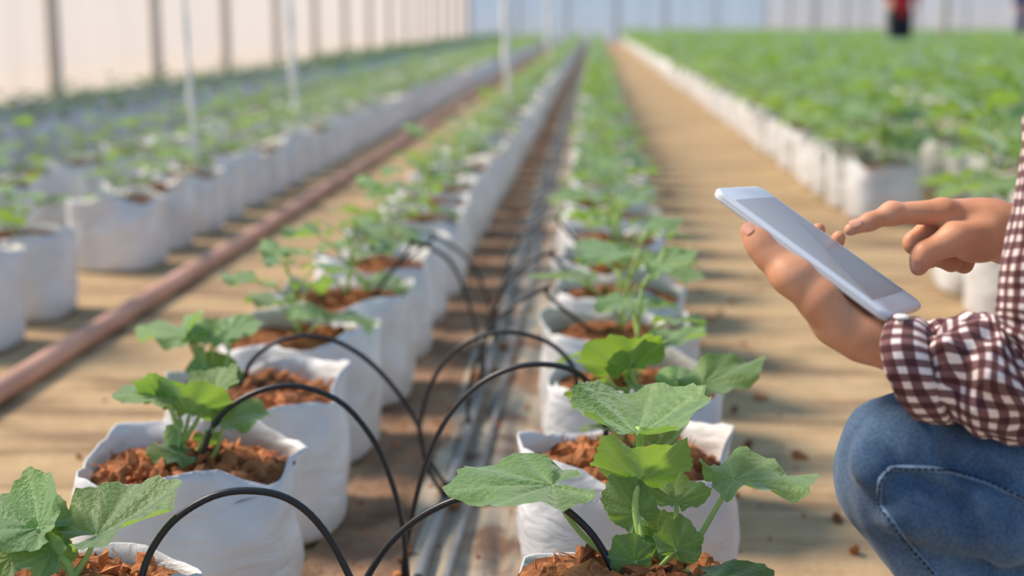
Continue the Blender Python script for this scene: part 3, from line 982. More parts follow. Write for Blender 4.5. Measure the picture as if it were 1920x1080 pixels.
# ------------------------------------------------------------------ drip tubes, each with its stake
def drip_tube(pts, label, r=0.0036):
    pl = spline(pts, 46)
    root = empty('drip_tube', pl[0])
    mb = MB(); mb.tube(pl - pl[0], r, 9)
    obj('tube', mb.data('tube', M['tube']), root)
    e = pl[-1] - pl[0]
    mb = MB()
    mb.tube([e + (0, 0, 0.004), e + (0, 0, 0.003), e + (0, 0, -0.02), e + (0, 0, -0.04)], [0.0042, 0.0052, 0.0048, 0.001], 10)
    obj('stake', mb.data('stake', M['tube']), root)
    mb = MB()
    mb.tube([(0, 0, -0.006), (0, 0, 0.012)], 0.0062, 8)
    obj('connector', mb.data('connector', M['tube']), root)
    tag(root, label, 'tube', 'black drip tubes arching into the bags')
    return root
def px_tube(pix, Y0, Y1, base_y, end, label):
    n = len(pix)
    pts = [(PIPE_X, base_y, 0.03)] + [P(x, y, Y0 + (Y1 - Y0) * i / (n - 1)) for i, (x, y) in enumerate(pix)]
    if end is not None:
        pts.append(end)
    drip_tube(pts, label)
px_tube([(690, 1180), (655, 1080), (600, 985), (540, 935), (470, 920), (400, 930), (330, 972), (285, 1030), (265, 1085), (262, 1110)], 1.28, 1.24, 1.31, None,
        'black drip tube arching into the front left corner bag')
px_tube([(764, 1080), (756, 990), (735, 905), (700, 825), (640, 755), (560, 724), (490, 732), (425, 768), (390, 820), (380, 880), (380, 905)], 1.68, 1.66, 1.69, None,
        'black drip tube arching into the second bag left of the hose')
px_tube([(800, 870), (785, 800), (745, 735), (690, 676), (630, 640), (570, 630), (510, 645), (470, 680), (456, 720)], 2.06, 2.03, 2.08, None,
        'black drip tube arching into the third bag left of the hose')
px_tube([(660, 1150), (690, 1080), (735, 1015), (800, 962), (880, 930), (960, 922), (1040, 942), (1100, 990), (1135, 1040), (1152, 1080), (1156, 1100)], 1.34, 1.28, 1.34, None,
        'black drip tube arching into the front bag right of the hose, under a leaf')
px_tube([(757, 1080), (770, 980), (798, 870), (835, 790), (890, 728), (950, 694), (1010, 683), (1075, 695), (1120, 740), (1136, 800), (1132, 875)], 1.73, 1.70, 1.74, None,
        'black drip tube arching into the second bag right of the hose')
px_tube([(790, 830), (795, 760), (822, 695), (870, 645), (930, 624), (990, 628), (1040, 650), (1075, 690), (1085, 740)], 2.10, 2.06, 2.12, None,
        'black drip tube arching into the third bag right of the hose')
for k in range(3, 6):
    for s, rx, nm in ((-1, ROWX['L1'] + 0.06, 'left'), (1, ROWX['R1'] - 0.05, 'right')):
        y = ROW_Y0 + STEP * k + (0.05 if s > 0 else 0)
        j = rng.uniform(-0.03, 0.03)
        if rng.random() < 0.2:
            continue
        pts = [(PIPE_X, y + 0.02, 0.03), (PIPE_X + s * 0.01, y + j, 0.13), (PIPE_X + s * 0.06, y + j, 0.25 + j), (PIPE_X + s * 0.14, y, 0.30 + j), (PIPE_X * 0.35 + rx * 0.65, y, 0.285 + j), (rx, y, SOIL_Z + 0.015)]
        drip_tube(pts, 'blurred black drip tube arching into the %s bag %s of the hose' % (ORD[k], nm))

# ------------------------------------------------------------------ crop wires and white twine
wire_me = {}
def crop_wire(x, label):
    v, f = tube_geo([(x, post_ys[0], 2.49), (x, 26, 2.488), (x, post_ys[-1], 2.49)], 0.002, 6)
    tag(obj('crop_wire', mesh_data('crop_wire', v, f, M['wire'])), label, 'wire')
crop_wire(ROWX['L1'], 'thin steel wire high above the row left of the drip hose')
crop_wire(ROWX['L2'], 'thin steel wire high above the row along the reddish hose')
def twine(x, y, zb, label, r=0.011):
    n = 40
    z = np.linspace(zb, 2.489, n)
    pts = np.stack([x + 0.004 * np.sin(z * 5) + 0.012 * np.exp(-(z - zb) / 0.15), np.full(n, y), z], 1)
    rad = np.full(n, r) * (0.8 + 0.2 * np.sin(np.arange(n) * 1.7)); rad[:3] = r * 0.45; rad[-1] = r * 0.3
    v, f = tube_geo(pts, rad, 7)
    tag(obj('hanging_twine', mesh_data('hanging_twine', v, f, M['twine'])), label, 'string', 'white strings hanging over the rows')
twine(ROWX['L1'] + 0.02, 7.85, 0.31, 'white string hanging over the row left of the drip hose, nearer one', 0.026)
twine(ROWX['L1'] + 0.02, 15.3, 0.30, 'white string hanging over the row left of the drip hose, farther one', 0.036)
twine(ROWX['L2'] + 0.04, 6.75, 0.28, 'white string hanging over the row along the reddish hose, farther one', 0.020)
twine(ROWX['L2'] + 0.04, 5.0, 0.24, 'white string hanging over the row along the reddish hose, nearer one', 0.012)

# ------------------------------------------------------------------ coir litter on the ground
g = np.random.default_rng(5)
mb = MB()
for _ in range(900):
    y = 1.2 + 9 * g.uniform() ** 1.7
    side = g.uniform()
    if side < 0.45:
        x = g.normal(-0.31, 0.035)
    elif side < 0.6:
        x = g.normal(-0.17, 0.05)
    elif side < 0.8:
        x = g.normal(0.27, 0.09)
    else:
        x = g.normal(-0.75, 0.09)
    s = 0.003 + 0.010 * g.uniform() ** 2
    add_chip(mb, np.array([x, y, s * 0.4 + (0.012 if -0.27 < x < -0.02 else 0.0)]), s, g)
o = obj('coir_litter', mb.data('coir_litter', M['chip'], False))
tag(o, 'orange coir crumbs spilled on the ground along the bag rows', 'litter')
o['kind'] = 'stuff'

# ------------------------------------------------------------------ smooth bodies: distance fields turned into meshes
def surface_nets(val, origin, h):
    ins = val < 0
    nx, ny, nz = val.shape
    c = ins[:-1, :-1, :-1].astype(np.int8)
    tot = np.zeros((nx - 1, ny - 1, nz - 1), np.int8)
    for dx in (0, 1):
        for dy in (0, 1):
            for dz in (0, 1):
                tot += ins[dx:nx - 1 + dx, dy:ny - 1 + dy, dz:nz - 1 + dz]
    cells = np.argwhere((tot > 0) & (tot < 8))
    idx = -np.ones((nx - 1, ny - 1, nz - 1), np.int64)
    idx[tuple(cells.T)] = np.arange(len(cells))
    acc = np.zeros((len(cells), 3)); cnt = np.zeros(len(cells))
    corners = [(0, 0, 0), (1, 0, 0), (0, 1, 0), (1, 1, 0), (0, 0, 1), (1, 0, 1), (0, 1, 1), (1, 1, 1)]
    for a in range(8):
        for b in range(a + 1, 8):
            if sum(abs(p - q) for p, q in zip(corners[a], corners[b])) != 1:
                continue
            ca, cb = np.array(corners[a]), np.array(corners[b])
            va = val[tuple((cells + ca).T)]; vb = val[tuple((cells + cb).T)]
            m = (va < 0) != (vb < 0)
            t = np.where(m, va / np.where(m, va - vb, 1), 0)
            p = ca + t[:, None] * (cb - ca)
            acc[m] += p[m]; cnt[m] += 1
    verts = (cells + acc / cnt[:, None]) * h + origin
    faces = []
    for ax in range(3):
        o1, o2 = [(1, 2), (2, 0), (0, 1)][ax]
        s0 = [slice(None)] * 3; s1 = [slice(None)] * 3
        s0[ax] = slice(0, -1); s1[ax] = slice(1, None)
        A, B = ins[tuple(s0)], ins[tuple(s1)]
        e = np.argwhere(A != B)
        lim = np.array([nx - 1, ny - 1, nz - 1])
        ok = (e[:, o1] > 0) & (e[:, o2] > 0) & (e[:, o1] < lim[o1]) & (e[:, o2] < lim[o2]) & (e[:, ax] < lim[ax])
        e = e[ok]
        fl = A[tuple(e.T)]
        d1 = np.zeros(3, int); d1[o1] = 1
        d2 = np.zeros(3, int); d2[o2] = 1
        q = np.stack([idx[tuple(e.T)], idx[tuple((e - d1).T)], idx[tuple((e - d1 - d2).T)], idx[tuple((e - d2).T)]], 1)
        q[~fl] = q[~fl][:, ::-1]
        faces.append(q)
    return verts, np.concatenate(faces)

class Field:
    """smooth union of round cones and ellipsoids"""
    def __init__(self, k=0.008):
        self.p = []; self.k = k
    def cone(self, a, b, ra, rb, k=None, sub=False, squash=None):
        self.p.append(('c', np.asarray(a, float), np.asarray(b, float), ra, rb, k, sub, squash)); return self
    def chain(self, pts, rad, k=None):
        for i in range(len(pts) - 1):
            self.cone(pts[i], pts[i + 1], rad[i], rad[i + 1], k)
        return self
    def ell(self, c, axes, r, k=None, sub=False):
        A = np.asarray(axes, float)
        self.p.append(('e', np.asarray(c, float), A, np.asarray(r, float), None, k, sub, None)); return self
    def bounds(self):
        lo, hi = np.full(3, 1e9), np.full(3, -1e9)
        for q in self.p:
            if q[6]:
                continue
            if q[0] == 'c':
                for c, r in ((q[1], q[3]), (q[2], q[4])):
                    lo = np.minimum(lo, c - r); hi = np.maximum(hi, c + r)
            else:
                r = q[3].max(); lo = np.minimum(lo, q[1] - r); hi = np.maximum(hi, q[1] + r)
        return lo, hi
    def mesh(self, h, warp=None):
        lo, hi = self.bounds()
        lo = lo - 4 * h; hi = hi + 4 * h
        n = np.ceil((hi - lo) / h).astype(int) + 1
        X = np.stack(np.meshgrid(*[lo[i] + h * np.arange(n[i]) for i in range(3)], indexing='ij'), -1).astype(np.float32)
        D = np.full(X.shape[:3], 1e3, np.float32)
        for q in self.p:
            k = q[5] if q[5] is not None else self.k
            if q[0] == 'c':
                a, b, ra, rb, sq = q[1], q[2], q[3], q[4], q[7]
                ab = b - a; L2 = max(ab @ ab, 1e-9)
                pad = max(ra, rb) + 4 * k + 4 * h
                i0 = np.maximum(((np.minimum(a, b) - pad - lo) / h).astype(int), 0)
                i1 = np.minimum(((np.maximum(a, b) + pad - lo) / h).astype(int) + 2, n)
            else:
                pad = q[3].max() + 4 * k + 4 * h
                i0 = np.maximum(((q[1] - pad - lo) / h).astype(int), 0)
                i1 = np.minimum(((q[1] + pad - lo) / h).astype(int) + 2, n)
            sl = tuple(slice(i0[i], i1[i]) for i in range(3))
            x = X[sl]
            if q[0] == 'c':
                t = np.clip(((x - a) @ ab) / L2, 0, 1)
                v = x - a - t[..., None] * ab
                if sq is not None:
                    ax, f = sq
                    ax = np.asarray(ax, float); ax = ax / np.linalg.norm(ax)
                    v = v + (v @ ax)[..., None] * ax * (f - 1)
                d = np.linalg.norm(v, axis=-1) - (ra + (rb - ra) * t)
            else:
                u = (x - q[1]) @ q[2].T / q[3]
                l = np.linalg.norm(u, axis=-1)
                g_ = np.linalg.norm(u / q[3], axis=-1)
                d = l * (l - 1) / np.maximum(g_, 1e-6)
            c = D[sl]
            if q[6]:
                hh = np.clip(k - np.abs(c + d), 0, None) / k
                D[sl] = np.maximum(c, -d) + hh * hh * k * 0.25
            else:
                hh = np.clip(k - np.abs(c - d), 0, None) / k
                D[sl] = np.minimum(c, d) - hh * hh * k * 0.25
        if warp is not None:
            D = D + warp(X)
        return surface_nets(D, lo, h)

def smooth_noise(X, scale, seed):
    """cheap trigonometric folds"""
    g = np.random.default_rng(seed)
    out = np.zeros(X.shape[:3], np.float32)
    for i in range(5):
        w = g.normal(size=3) * scale * (0.6 + 0.35 * i)
        out += np.sin(X @ w.astype(np.float32) + g.uniform(0, 6.28)) / (1 + 0.5 * i)
    return out / 3

# ------------------------------------------------------------------ tablet
T_O = np.array([0.1066, 1.2533, 0.6068])
T_L = np.array([0.7465, -0.4225, -0.5141]); T_S = np.array([0.4477, 0.8904, -0.0817]); T_N = np.array([0.4923, -0.1692, 0.8538])
TL, TW, TT = 0.19, 0.114, 0.0085
def tab(a, b, c):
    return T_O + T_L * a + T_S * b + T_N * c
def rounded_slab(x0, x1, y0, y1, z0, z1, r, bev, seg=6):
    loops = []
    for (ins, z) in [(bev, z0), (bev * 0.3, z0 + bev * 0.3), (0, z0 + bev), (0, z1 - bev), (bev * 0.3, z1 - bev * 0.3), (bev, z1)]:
        lp = []
        for cx, cy, a0 in ((x1 - r, y1 - r, 0), (x0 + r, y1 - r, 90), (x0 + r, y0 + r, 180), (x1 - r, y0 + r, 270)):
            for k in range(seg + 1):
                a = math.radians(a0 + 90 * k / seg)
                lp.append((cx + (r - ins) * math.cos(a), cy + (r - ins) * math.sin(a), z))
        loops.append(lp)
    n = len(loops[0])
    v = [p for l in loops for p in l]
    f = [(i * n + j, i * n + (j + 1) % n, (i + 1) * n + (j + 1) % n, (i + 1) * n + j) for i in range(len(loops) - 1) for j in range(n)]
    f.append(tuple(range(n - 1, -1, -1))); f.append(tuple((len(loops) - 1) * n + j for j in range(n)))
    return v, f
troot = bpy.data.objects.new('tablet_computer', None)
troot.empty_display_size = 0.05
link(troot)
tm = Matrix.Identity(4)
for i in range(3):
    tm[i][0] = T_L[i]; tm[i][1] = T_S[i]; tm[i][2] = T_N[i]; tm[i][3] = T_O[i]
troot.matrix_world = tm
tag(troot, 'white tablet computer with a blank grey screen held in one hand', 'tablet')
v, f = rounded_slab(0, TL, 0, TW, -TT, 0, 0.012, 0.0025)
tb = obj('body', mesh_data('tablet_body', v, f, M['tablet_body']), troot)
v, f = rounded_slab(-0.0006, TL + 0.0006, -0.0006, TW + 0.0006, -0.0036, -0.0026, 0.0125, 0.0004)
obj('edge_band', mesh_data('edge_band', v, f, M['tablet_edge']), tb)
v, f = rounded_slab(0.020, TL - 0.022, 0.007, TW - 0.007, -0.001, 0.0005, 0.0012, 0.0002)
obj('screen', mesh_data('screen', v, f, M['tablet_screen']), troot)
v, f = rounded_slab(0.045, TL - 0.012, 0.004, TW - 0.004, -TT - 0.003, -TT + 0.0006, 0.01, 0.001)
obj('back_cover', mesh_data('back_cover', v, f, M['tablet_cover']), troot)

# ------------------------------------------------------------------ the crouching person
def at(px, py, Y):
    return P(px, py, Y)
HIP = np.array([0.68, 1.33, 0.25])
ANKLE = np.array([0.50, 1.20, 0.085])
ELB_L = at(1985, 742, 1.16)
SHO_L = np.array([0.51, 1.235, 0.685])
SHO_R = np.array([0.63, 1.50, 0.70])
WR_L = at(1620, 627, 1.205)
WR_R = at(1893, 440, 1.33)
ELB_R = np.array([0.62, 1.45, 0.50])
HEAD = np.array([0.47, 1.34, 0.945])

person = empty('person', (0.52, 1.3, 0))
tag(person, 'crouching person in maroon gingham shirt and blue jeans holding a tablet', 'person')
def pmesh(name, verts, faces, mat, parent=person, **kw):
    vv = np.asarray(verts) - np.array([0.52, 1.3, 0])
    return obj(name, mesh_data(name, vv, faces, mat, **kw), parent)

# left arm and hand, under the tablet
fl = Field(0.010)
fl.cone(ELB_L, WR_L * 0.5 + ELB_L * 0.5, 0.032, 0.029)
fl.cone(WR_L * 0.5 + ELB_L * 0.5, WR_L, 0.029, 0.0222)
fl.cone(WR_L, at(1572, 598, 1.215), 0.0222, 0.0215)
# palm carrying the tablet
palm = [tab(0.135, 0.030, -0.031), tab(0.095, 0.050, -0.027), tab(0.110, 0.078, -0.026)]
fl.cone(at(1575, 600, 1.22), palm[1], 0.021, 0.016, 0.014)
fl.cone(palm[0], palm[2], 0.018, 0.015, 0.014)
fl.cone(palm[1], palm[2], 0.016, 0.015, 0.014)
# thumb below the near edge
th_pts = [at(1578, 602, 1.208), at(1540, 563, 1.208), at(1498, 523, 1.216), at(1470, 503, 1.222), at(1443, 478, 1.229), at(1424, 455, 1.234), at(1405, 433, 1.238)]
fl.chain(th_pts, [0.0205, 0.0188, 0.0168, 0.0142, 0.0126, 0.0118, 0.0080], 0.008)
fl.ell(at(1480, 520, 1.212), np.eye(3), (0.0135, 0.0135, 0.0135), 0.010)
# fingers round the far edge
for a_, poke in ((0.070, -0.001), (0.090, 0.004), (0.110, -0.012), (0.130, -0.016)):
    m0 = tab(a_ + 0.018, 0.070, -0.024); m1 = tab(a_ + 0.004, TW - 0.002, -0.024); m2 = tab(a_ + 0.002, TW + 0.009, -0.014); m3 = tab(a_, TW + 0.005, poke - 0.002)
    fl.chain([m0, m1, m2, m3], [0.0105, 0.0092, 0.0080, 0.0066], 0.005)
vL, qL = fl.mesh(0.0018)

# right hand pointing
fr = Field(0.007)
fr.cone(ELB_R, WR_R, 0.038, 0.026)
fr.cone(at(2000, 452, 1.36), WR_R, 0.029, 0.0245)
fr.cone(WR_R, at(1835, 425, 1.322), 0.0245, 0.023, 0.012)
KI, KM, KR, KP = at(1768, 398, 1.305), at(1776, 402, 1.325), at(1790, 416, 1.343), at(1808, 432, 1.358)
for kk, rr in ((KI, 0.0125), (KM, 0.0128), (KR, 0.012), (KP, 0.011)):
    fr.cone(at(1850, 428, 1.325), kk, 0.020, rr, 0.014)
fr.chain([KI, at(1672, 400, 1.298), at(1630, 416, 1.292), at(1594, 431, 1.288)], [0.0125, 0.0092, 0.0076, 0.0055], 0.006)
fr.ell(at(1672, 400, 1.298), np.eye(3), (0.0095, 0.0095, 0.0095), 0.006)
fr.chain([KM, at(1715, 455, 1.312), at(1742, 484, 1.318), at(1770, 470, 1.325)], [0.0125, 0.0102, 0.0088, 0.0075], 0.004)
fr.chain([KR, at(1748, 478, 1.333), at(1784, 492, 1.335), at(1800, 474, 1.335)], [0.0115, 0.0096, 0.0084, 0.0072], 0.004)
fr.chain([KP, at(1780, 488, 1.35), at(1808, 496, 1.348), at(1822, 478, 1.34)], [0.0105, 0.0088, 0.0078, 0.0068], 0.004)
fr.chain([at(1845, 440, 1.305), at(1790, 448, 1.288), at(1735, 474, 1.282), at(1727, 488, 1.282), at(1722, 503, 1.283)], [0.019, 0.0145, 0.0098, 0.0090, 0.0070], 0.006)
fr.ell(at(1830, 462, 1.305), np.eye(3), (0.021, 0.016, 0.014), 0.014)
vR, qR = fr.mesh(0.0018)

# torso, neck and head
ft = Field(0.03)
mid = np.array([0.55, 1.34, 0.70])
ft.cone(HIP + (0.0, 0.0, 0.05), mid + (0.045, 0, -0.10), 0.105, 0.078)
ft.cone(SHO_L + (0.02, 0.03, -0.02), SHO_R + (-0.03, -0.07, -0.02), 0.036, 0.036, 0.015)
ft.chain([SHO_L + (0.03, 0.02, -0.01), at(2028, 200, 1.19), at(1994, 330, 1.17), ELB_L], [0.030, 0.032, 0.032, 0.029], 0.010)
ft.cone(SHO_R, ELB_R, 0.042, 0.036, 0.010)
ft.cone(mid, HEAD - (-0.01, 0, 0.08), 0.055, 0.052)
ft.ell(HEAD, np.eye(3), (0.092, 0.075, 0.115), 0.03)
ft.ell(HEAD + (-0.055, 0, -0.045), np.eye(3), (0.045, 0.05, 0.065), 0.03)
ft.cone(HEAD + (-0.092, 0, 0.005), HEAD + (-0.112, 0, -0.028), 0.008, 0.013, 0.012)
for s in (-1, 1):
    ft.ell(HEAD + (0.0, s * 0.078, -0.02), np.eye(3), (0.02, 0.01, 0.032), 0.008)
    ft.ell(HEAD + (-0.088, s * 0.03, 0.005), np.eye(3), (0.014, 0.014, 0.010), 0.012, sub=True)
ft.ell(HEAD + (-0.103, 0, -0.062), np.eye(3), (0.010, 0.024, 0.006), 0.01)
ft.cone(HIP, HIP + (-0.02, 0.12, 0.0), 0.10, 0.10)
vT, qT = ft.mesh(0.0085)
bv = np.concatenate([vL, vR, vT]); bq = np.concatenate([qL, qR + len(vL), qT + len(vL) + len(vR)])
body = pmesh('body', bv, bq, M['skin'])

def nail(c, n, d, l, w):
    n = np.asarray(n, float); n /= np.linalg.norm(n)
    d = np.asarray(d, float); d -= n * (d @ n); d /= np.linalg.norm(d)
    s = np.cross(n, d)
    vs, fs = [], []
    for i in range(7):
        for j in range(7):
            u, t = i / 3 - 1, j / 3 - 1
            k = math.sqrt(max(0, 1 - 0.25 * t * t)); k2 = math.sqrt(max(0, 1 - 0.25 * u * u))
            vs.append(np.asarray(c) + d * u * l / 2 * k + s * t * w / 2 * k2 + n * (0.0012 * (1 - t * t)))
    for i in range(6):
        for j in range(6):
            a = i * 7 + j
            fs.append((a, a + 7, a + 8, a + 1))
    return pmesh('fingernail', np.array(vs), fs, M['nail'], body)
body.location = (0, 0, 0)
bvh = BVHTree.FromPolygons([V(p) for p in bv], [tuple(int(i) for i in q) for q in bq])
def stick(p, d, l, w, off=0.0004):
    hit = bvh.find_nearest(V(p))
    if hit[0] is not None:
        nail(np.array(hit[0]) + np.array(hit[1]) * off, np.array(hit[1]), d, l, w)
stick(at(1600, 416, 1.285) + np.array([0, -0.004, 0.004]), at(1590, 431, 1.29) - at(1630, 416, 1.29), 0.011, 0.009)
stick(at(1399, 424, 1.226), at(1402, 430, 1.23) - at(1426, 458, 1.23), 0.011, 0.009, 0.0)
stick(at(1716, 500, 1.272), at(1720, 508, 1.28) - at(1727, 484, 1.28), 0.011, 0.010)

# hair
fh = Field(0.02)
fh.ell(HEAD + (0.022, 0, 0.025), np.eye(3), (0.098, 0.085, 0.110), 0.02)
fh.ell(HEAD + (0.06, 0, -0.05), np.eye(3), (0.055, 0.075, 0.10), 0.02)
fh.ell(HEAD + (-0.085, 0, -0.035), np.eye(3), (0.075, 0.10, 0.085), 0.01, sub=True)
v, q = fh.mesh(0.007)
pmesh('hair', v, q, M['hair'])

# jeans
def fold_warp(X):
    w = 0.0030 * smooth_noise(X, 40, 3) + 0.0016 * smooth_noise(X, 85, 4)
    return w
def leg_field():
    F = Field(0.016)
    F.cone(K2, K2 * 0.45 + TH_END * 0.55, 0.062, 0.082)
    F.cone(K2 * 0.45 + TH_END * 0.55, TH_END, 0.082, 0.098)
    F.ell(PAT, np.eye(3), (0.043, 0.052, 0.048), 0.03)
    F.cone(SH0, SH0 * 0.5 + ANKLE * 0.5, 0.051, 0.056, 0.010)
    F.cone(SH0 * 0.5 + ANKLE * 0.5, ANKLE + (0, 0, 0.03), 0.056, 0.042, 0.010)
    return F
PAT = at(1686, 852, 1.205)
K2 = at(1706, 886, 1.215)
SH0 = at(1690, 926, 1.21)
TH_END = HIP + np.array([0.0, -0.09, 0.0])
v0, q0 = leg_field().mesh(0.008)
b0 = BVHTree.FromPolygons([V(p) for p in v0], [tuple(int(i) for i in q) for q in q0])
fj = leg_field()
def crease(pix, r, lift, k=0.010, sub=True, n=7):
    """valley (or ridge) laid along the cloth where the photograph shows one"""
    pts = []
    for x, y in spline(pix, n):
        d = cF + cR * (x - 960) / FPX + cU * (540 - y) / FPX
        hit = b0.ray_cast(V(cC), V(d).normalized())
        if hit[0] is not None:
            pts.append(np.array(hit[0]) + np.array(hit[1]) * lift)
    m = len(pts)
    for i in range(m - 1):
        ra = r * (0.35 + 0.65 * math.sin(math.pi * (i + 0.3) / m)); rb = r * (0.35 + 0.65 * math.sin(math.pi * min(i + 1.3, m) / m))
        fj.cone(pts[i], pts[i + 1], ra, rb, k, sub=sub)
crease([(1694, 906), (1740, 945), (1800, 985), (1860, 1040), (1905, 1080)], 0.0140, 0.0032, 0.016)
crease([(1664, 958), (1710, 952), (1760, 962), (1800, 970)], 0.0084, 0.0016, 0.012)
crease([(1628, 845), (1648, 872), (1660, 890)], 0.0084, 0.0016, 0.010)
crease([(1805, 925), (1835, 985), (1850, 1030)], 0.0084, 0.0016, 0.012)
crease([(1690, 1000), (1740, 990), (1800, 1000)], 0.0070, 0.0016, 0.012)
crease([(1780, 860), (1830, 880), (1890, 900)], 0.0070, 0.0016, 0.014)
crease([(1690, 930), (1740, 975), (1830, 1020)], 0.0168, -0.0064, 0.014, False)
crease([(1664, 975), (1710, 972), (1780, 984)], 0.0140, -0.0048, 0.012, False)
crease([(1615, 830), (1630, 870), (1640, 900)], 0.0140, -0.0056, 0.012, False)
crease([(1835, 940), (1868, 1000), (1890, 1050)], 0.0140, -0.0048, 0.014, False)
# the other leg, kneeling
K_R = np.array([0.53, 1.52, 0.075])
fj.cone(HIP + (0, 0.09, 0), K_R, 0.098, 0.066)
fj.cone(K_R, K_R + (0.36, 0.02, -0.005), 0.062, 0.05)
fj.cone(HIP + (0, -0.07, 0.02), HIP + (0, 0.09, 0.02), 0.11, 0.11)
vJ, qJ = fj.mesh(0.0040, fold_warp)
jeans = pmesh('jeans', vJ, qJ, M['denim'])
jb = BVHTree.FromPolygons([V(p) for p in vJ], [tuple(int(i) for i in q) for q in qJ])
def on_jeans(pix, n):
    out = []
    for x, y in spline(pix, n):
        d = cF + cR * (x - 960) / FPX + cU * (540 - y) / FPX
        h = jb.ray_cast(V(cC), V(d).normalized())
        if h[0] is not None:
            out.append((np.array(h[0]), np.array(h[1])))
    return out
for pix, n in (([(1664, 886), (1676, 878), (1740, 879), (1800, 890), (1870, 915), (1950, 945), (2000, 962)], 60), ([(1662, 886), (1650, 905), (1652, 945), (1672, 975), (1710, 1025), (1760, 1085), (1800, 1130)], 50)):
    hits = on_jeans(pix, n)
    pts = np.array([h[0] for h in hits]); nr = np.array([h[1] for h in hits])
    for _ in range(2):
        pts[1:-1] = (pts[:-2] + 2 * pts[1:-1] + pts[2:]) / 4
    v, fcs = tube_geo(pts + nr * 0.0002, 0.0026, 8)
    sm = pmesh('seam', v, fcs, M['seam'], jeans); sm.location = (0, 0, 0)
    mbs = MB()
    L = np.r_[0, np.cumsum(np.linalg.norm(np.diff(pts, axis=0), axis=1))]
    s = 0.0
    off = nr * 0.0026
    while s + 0.004 < L[-1]:
        a = np.array([np.interp(s, L, (pts + off)[:, i]) for i in range(3)]); b = np.array([np.interp(s + 0.0034, L, (pts + off)[:, i]) for i in range(3)])
        mbs.tube([a, b], 0.0011, 5)
        s += 0.0052
    st = pmesh('stitching', np.array(mbs.v), mbs.f, M['stitch'], jeans)
    st['kind'] = 'stuff'

# shoes
for A, yaw in ((ANKLE, 0.0), (K_R + (0.40, 0.02, -0.01), 0.0)):
    fs_ = Field(0.03)
    fs_.cone(A + (0.02, 0, -0.035), A + (-0.16, 0, -0.045), 0.042, 0.034)
    fs_.cone(A + (0.0, 0, 0.0), A + (-0.06, 0, -0.03), 0.045, 0.038)
    v, q = fs_.mesh(0.006)
    v[:, 2] = np.maximum(v[:, 2], 0.002)
    pmesh('shoe', v, q, M['shoe'])

# shirt: lofted cloth with its own weave coordinates
def loft(secs, nu, nv, wr, seed, uscale=1.0, close=0):
    """secs: rows of (centre, a, b) nine numbers; returns verts, faces, uvs"""
    S = spline(np.array([np.concatenate([np.asarray(c), np.asarray(a), np.asarray(b)]) for c, a, b in secs]), nv)
    vs, uvs, fs = [], [], []
    vlen = 0.0
    prev = None
    th = np.linspace(0, 2 * math.pi, nu + 1)
    peri = np.mean([np.linalg.norm(s[3:6]) + np.linalg.norm(s[6:9]) for s in S]) * math.pi
    for i, s in enumerate(S):
        c, a, b = s[:3], s[3:6], s[6:9]
        if prev is not None:
            vlen += np.linalg.norm(c - prev) * 1.15
        prev = c
        for j, t in enumerate(th):
            dr = 1.0
            q = Vector((math.cos(t) * 1.6, math.sin(t) * 1.6, vlen * 24))
            w = noise.noise(q * 0.9 + Vector((seed, 0, 0))) + 0.6 * noise.noise(q * 2.1 + Vector((0, seed, 0)))
            w2 = math.sin(vlen * 130 + 2.2 * math.sin(t * 2 + seed) + 3 * noise.noise(q * 0.7))
            amp = wr(i / (nv - 1))
            rdg = 0.5 - 2.2 * abs(noise.noise(q * 1.3 + Vector((seed, seed, 0))))
            k = 1 + amp * (0.15 * w + 0.045 * w2 + 0.07 * rdg)
            vs.append(c + (a * math.cos(t) + b * math.sin(t)) * k)
            uvs.append((peri * t / (2 * math.pi) * uscale + 0.004 * w * amp, vlen + 0.003 * w2 * amp))
    n1 = nu + 1
    for i in range(len(S) - 1):
        for j in range(nu):
            fs.append((i * n1 + j, i * n1 + j + 1, (i + 1) * n1 + j + 1, (i + 1) * n1 + j))
    return np.array(vs), fs, np.array(uvs)

def sec(px, py, Y, ax, ay, bd, bx=0.0, by=0.0):
    """ellipse: a = pixel half-vector in the picture plane, b = half depth towards the viewer with a pixel shift"""
    c = at(px, py, Y)
    a = at(px + ax, py + ay, Y) - c
    b = at(px + bx, py + by, Y - bd) - c
    return c, a, b
left_sleeve = [
    sec(1752, 697, 1.185, -22, -84, 0.036, -12, 4),
    sec(1775, 699, 1.183, -20, -98, 0.044, -8, 0),
    sec(1825, 706, 1.180, -16, -114, 0.052, -4, 0),
    sec(1885, 716, 1.175, -22, -120, 0.054, 0, 0),
    sec(1945, 725, 1.17, -60, -96, 0.052, 0, 0),
    sec(1968, 660, 1.168, -98, -50, 0.050, 0, 0),
    sec(1972, 580, 1.166, -104, -8, 0.050, 0, 0),
    sec(1974, 480, 1.165, -96, 6, 0.050, 0, 0),
    sec(1982, 390, 1.165, -84, 8, 0.052, 0, 0),
    sec(1995, 300, 1.168, -82, 10, 0.054, 0, 0),
    sec(2012, 200, 1.175, -86, 0, 0.056, 0, 0),
    (np.array([0.425, 1.192, 0.705]), np.array([-0.030, -0.012, 0.030]), np.array([0.030, -0.052, 0.0])),
    (np.array([0.468, 1.222, 0.712]), np.array([-0.016, -0.012, 0.052]), np.array([0.036, -0.050, 0.0])),
    (np.array([0.525, 1.255, 0.700]), np.array([0.0, -0.006, 0.050]), np.array([0.044, -0.046, 0.0]))]
cuff_out = [
    sec(1712, 694, 1.192, -32, -98, 0.052, -52, 8),
    sec(1722, 696, 1.190, -32, -103, 0.055, -44, 6),
    sec(1745, 698, 1.188, -30, -104, 0.055, -30, 4),
    sec(1762, 700, 1.186, -28, -98, 0.050, -18, 4),
    sec(1772, 701, 1.186, -20, -78, 0.036, -10, 2)]
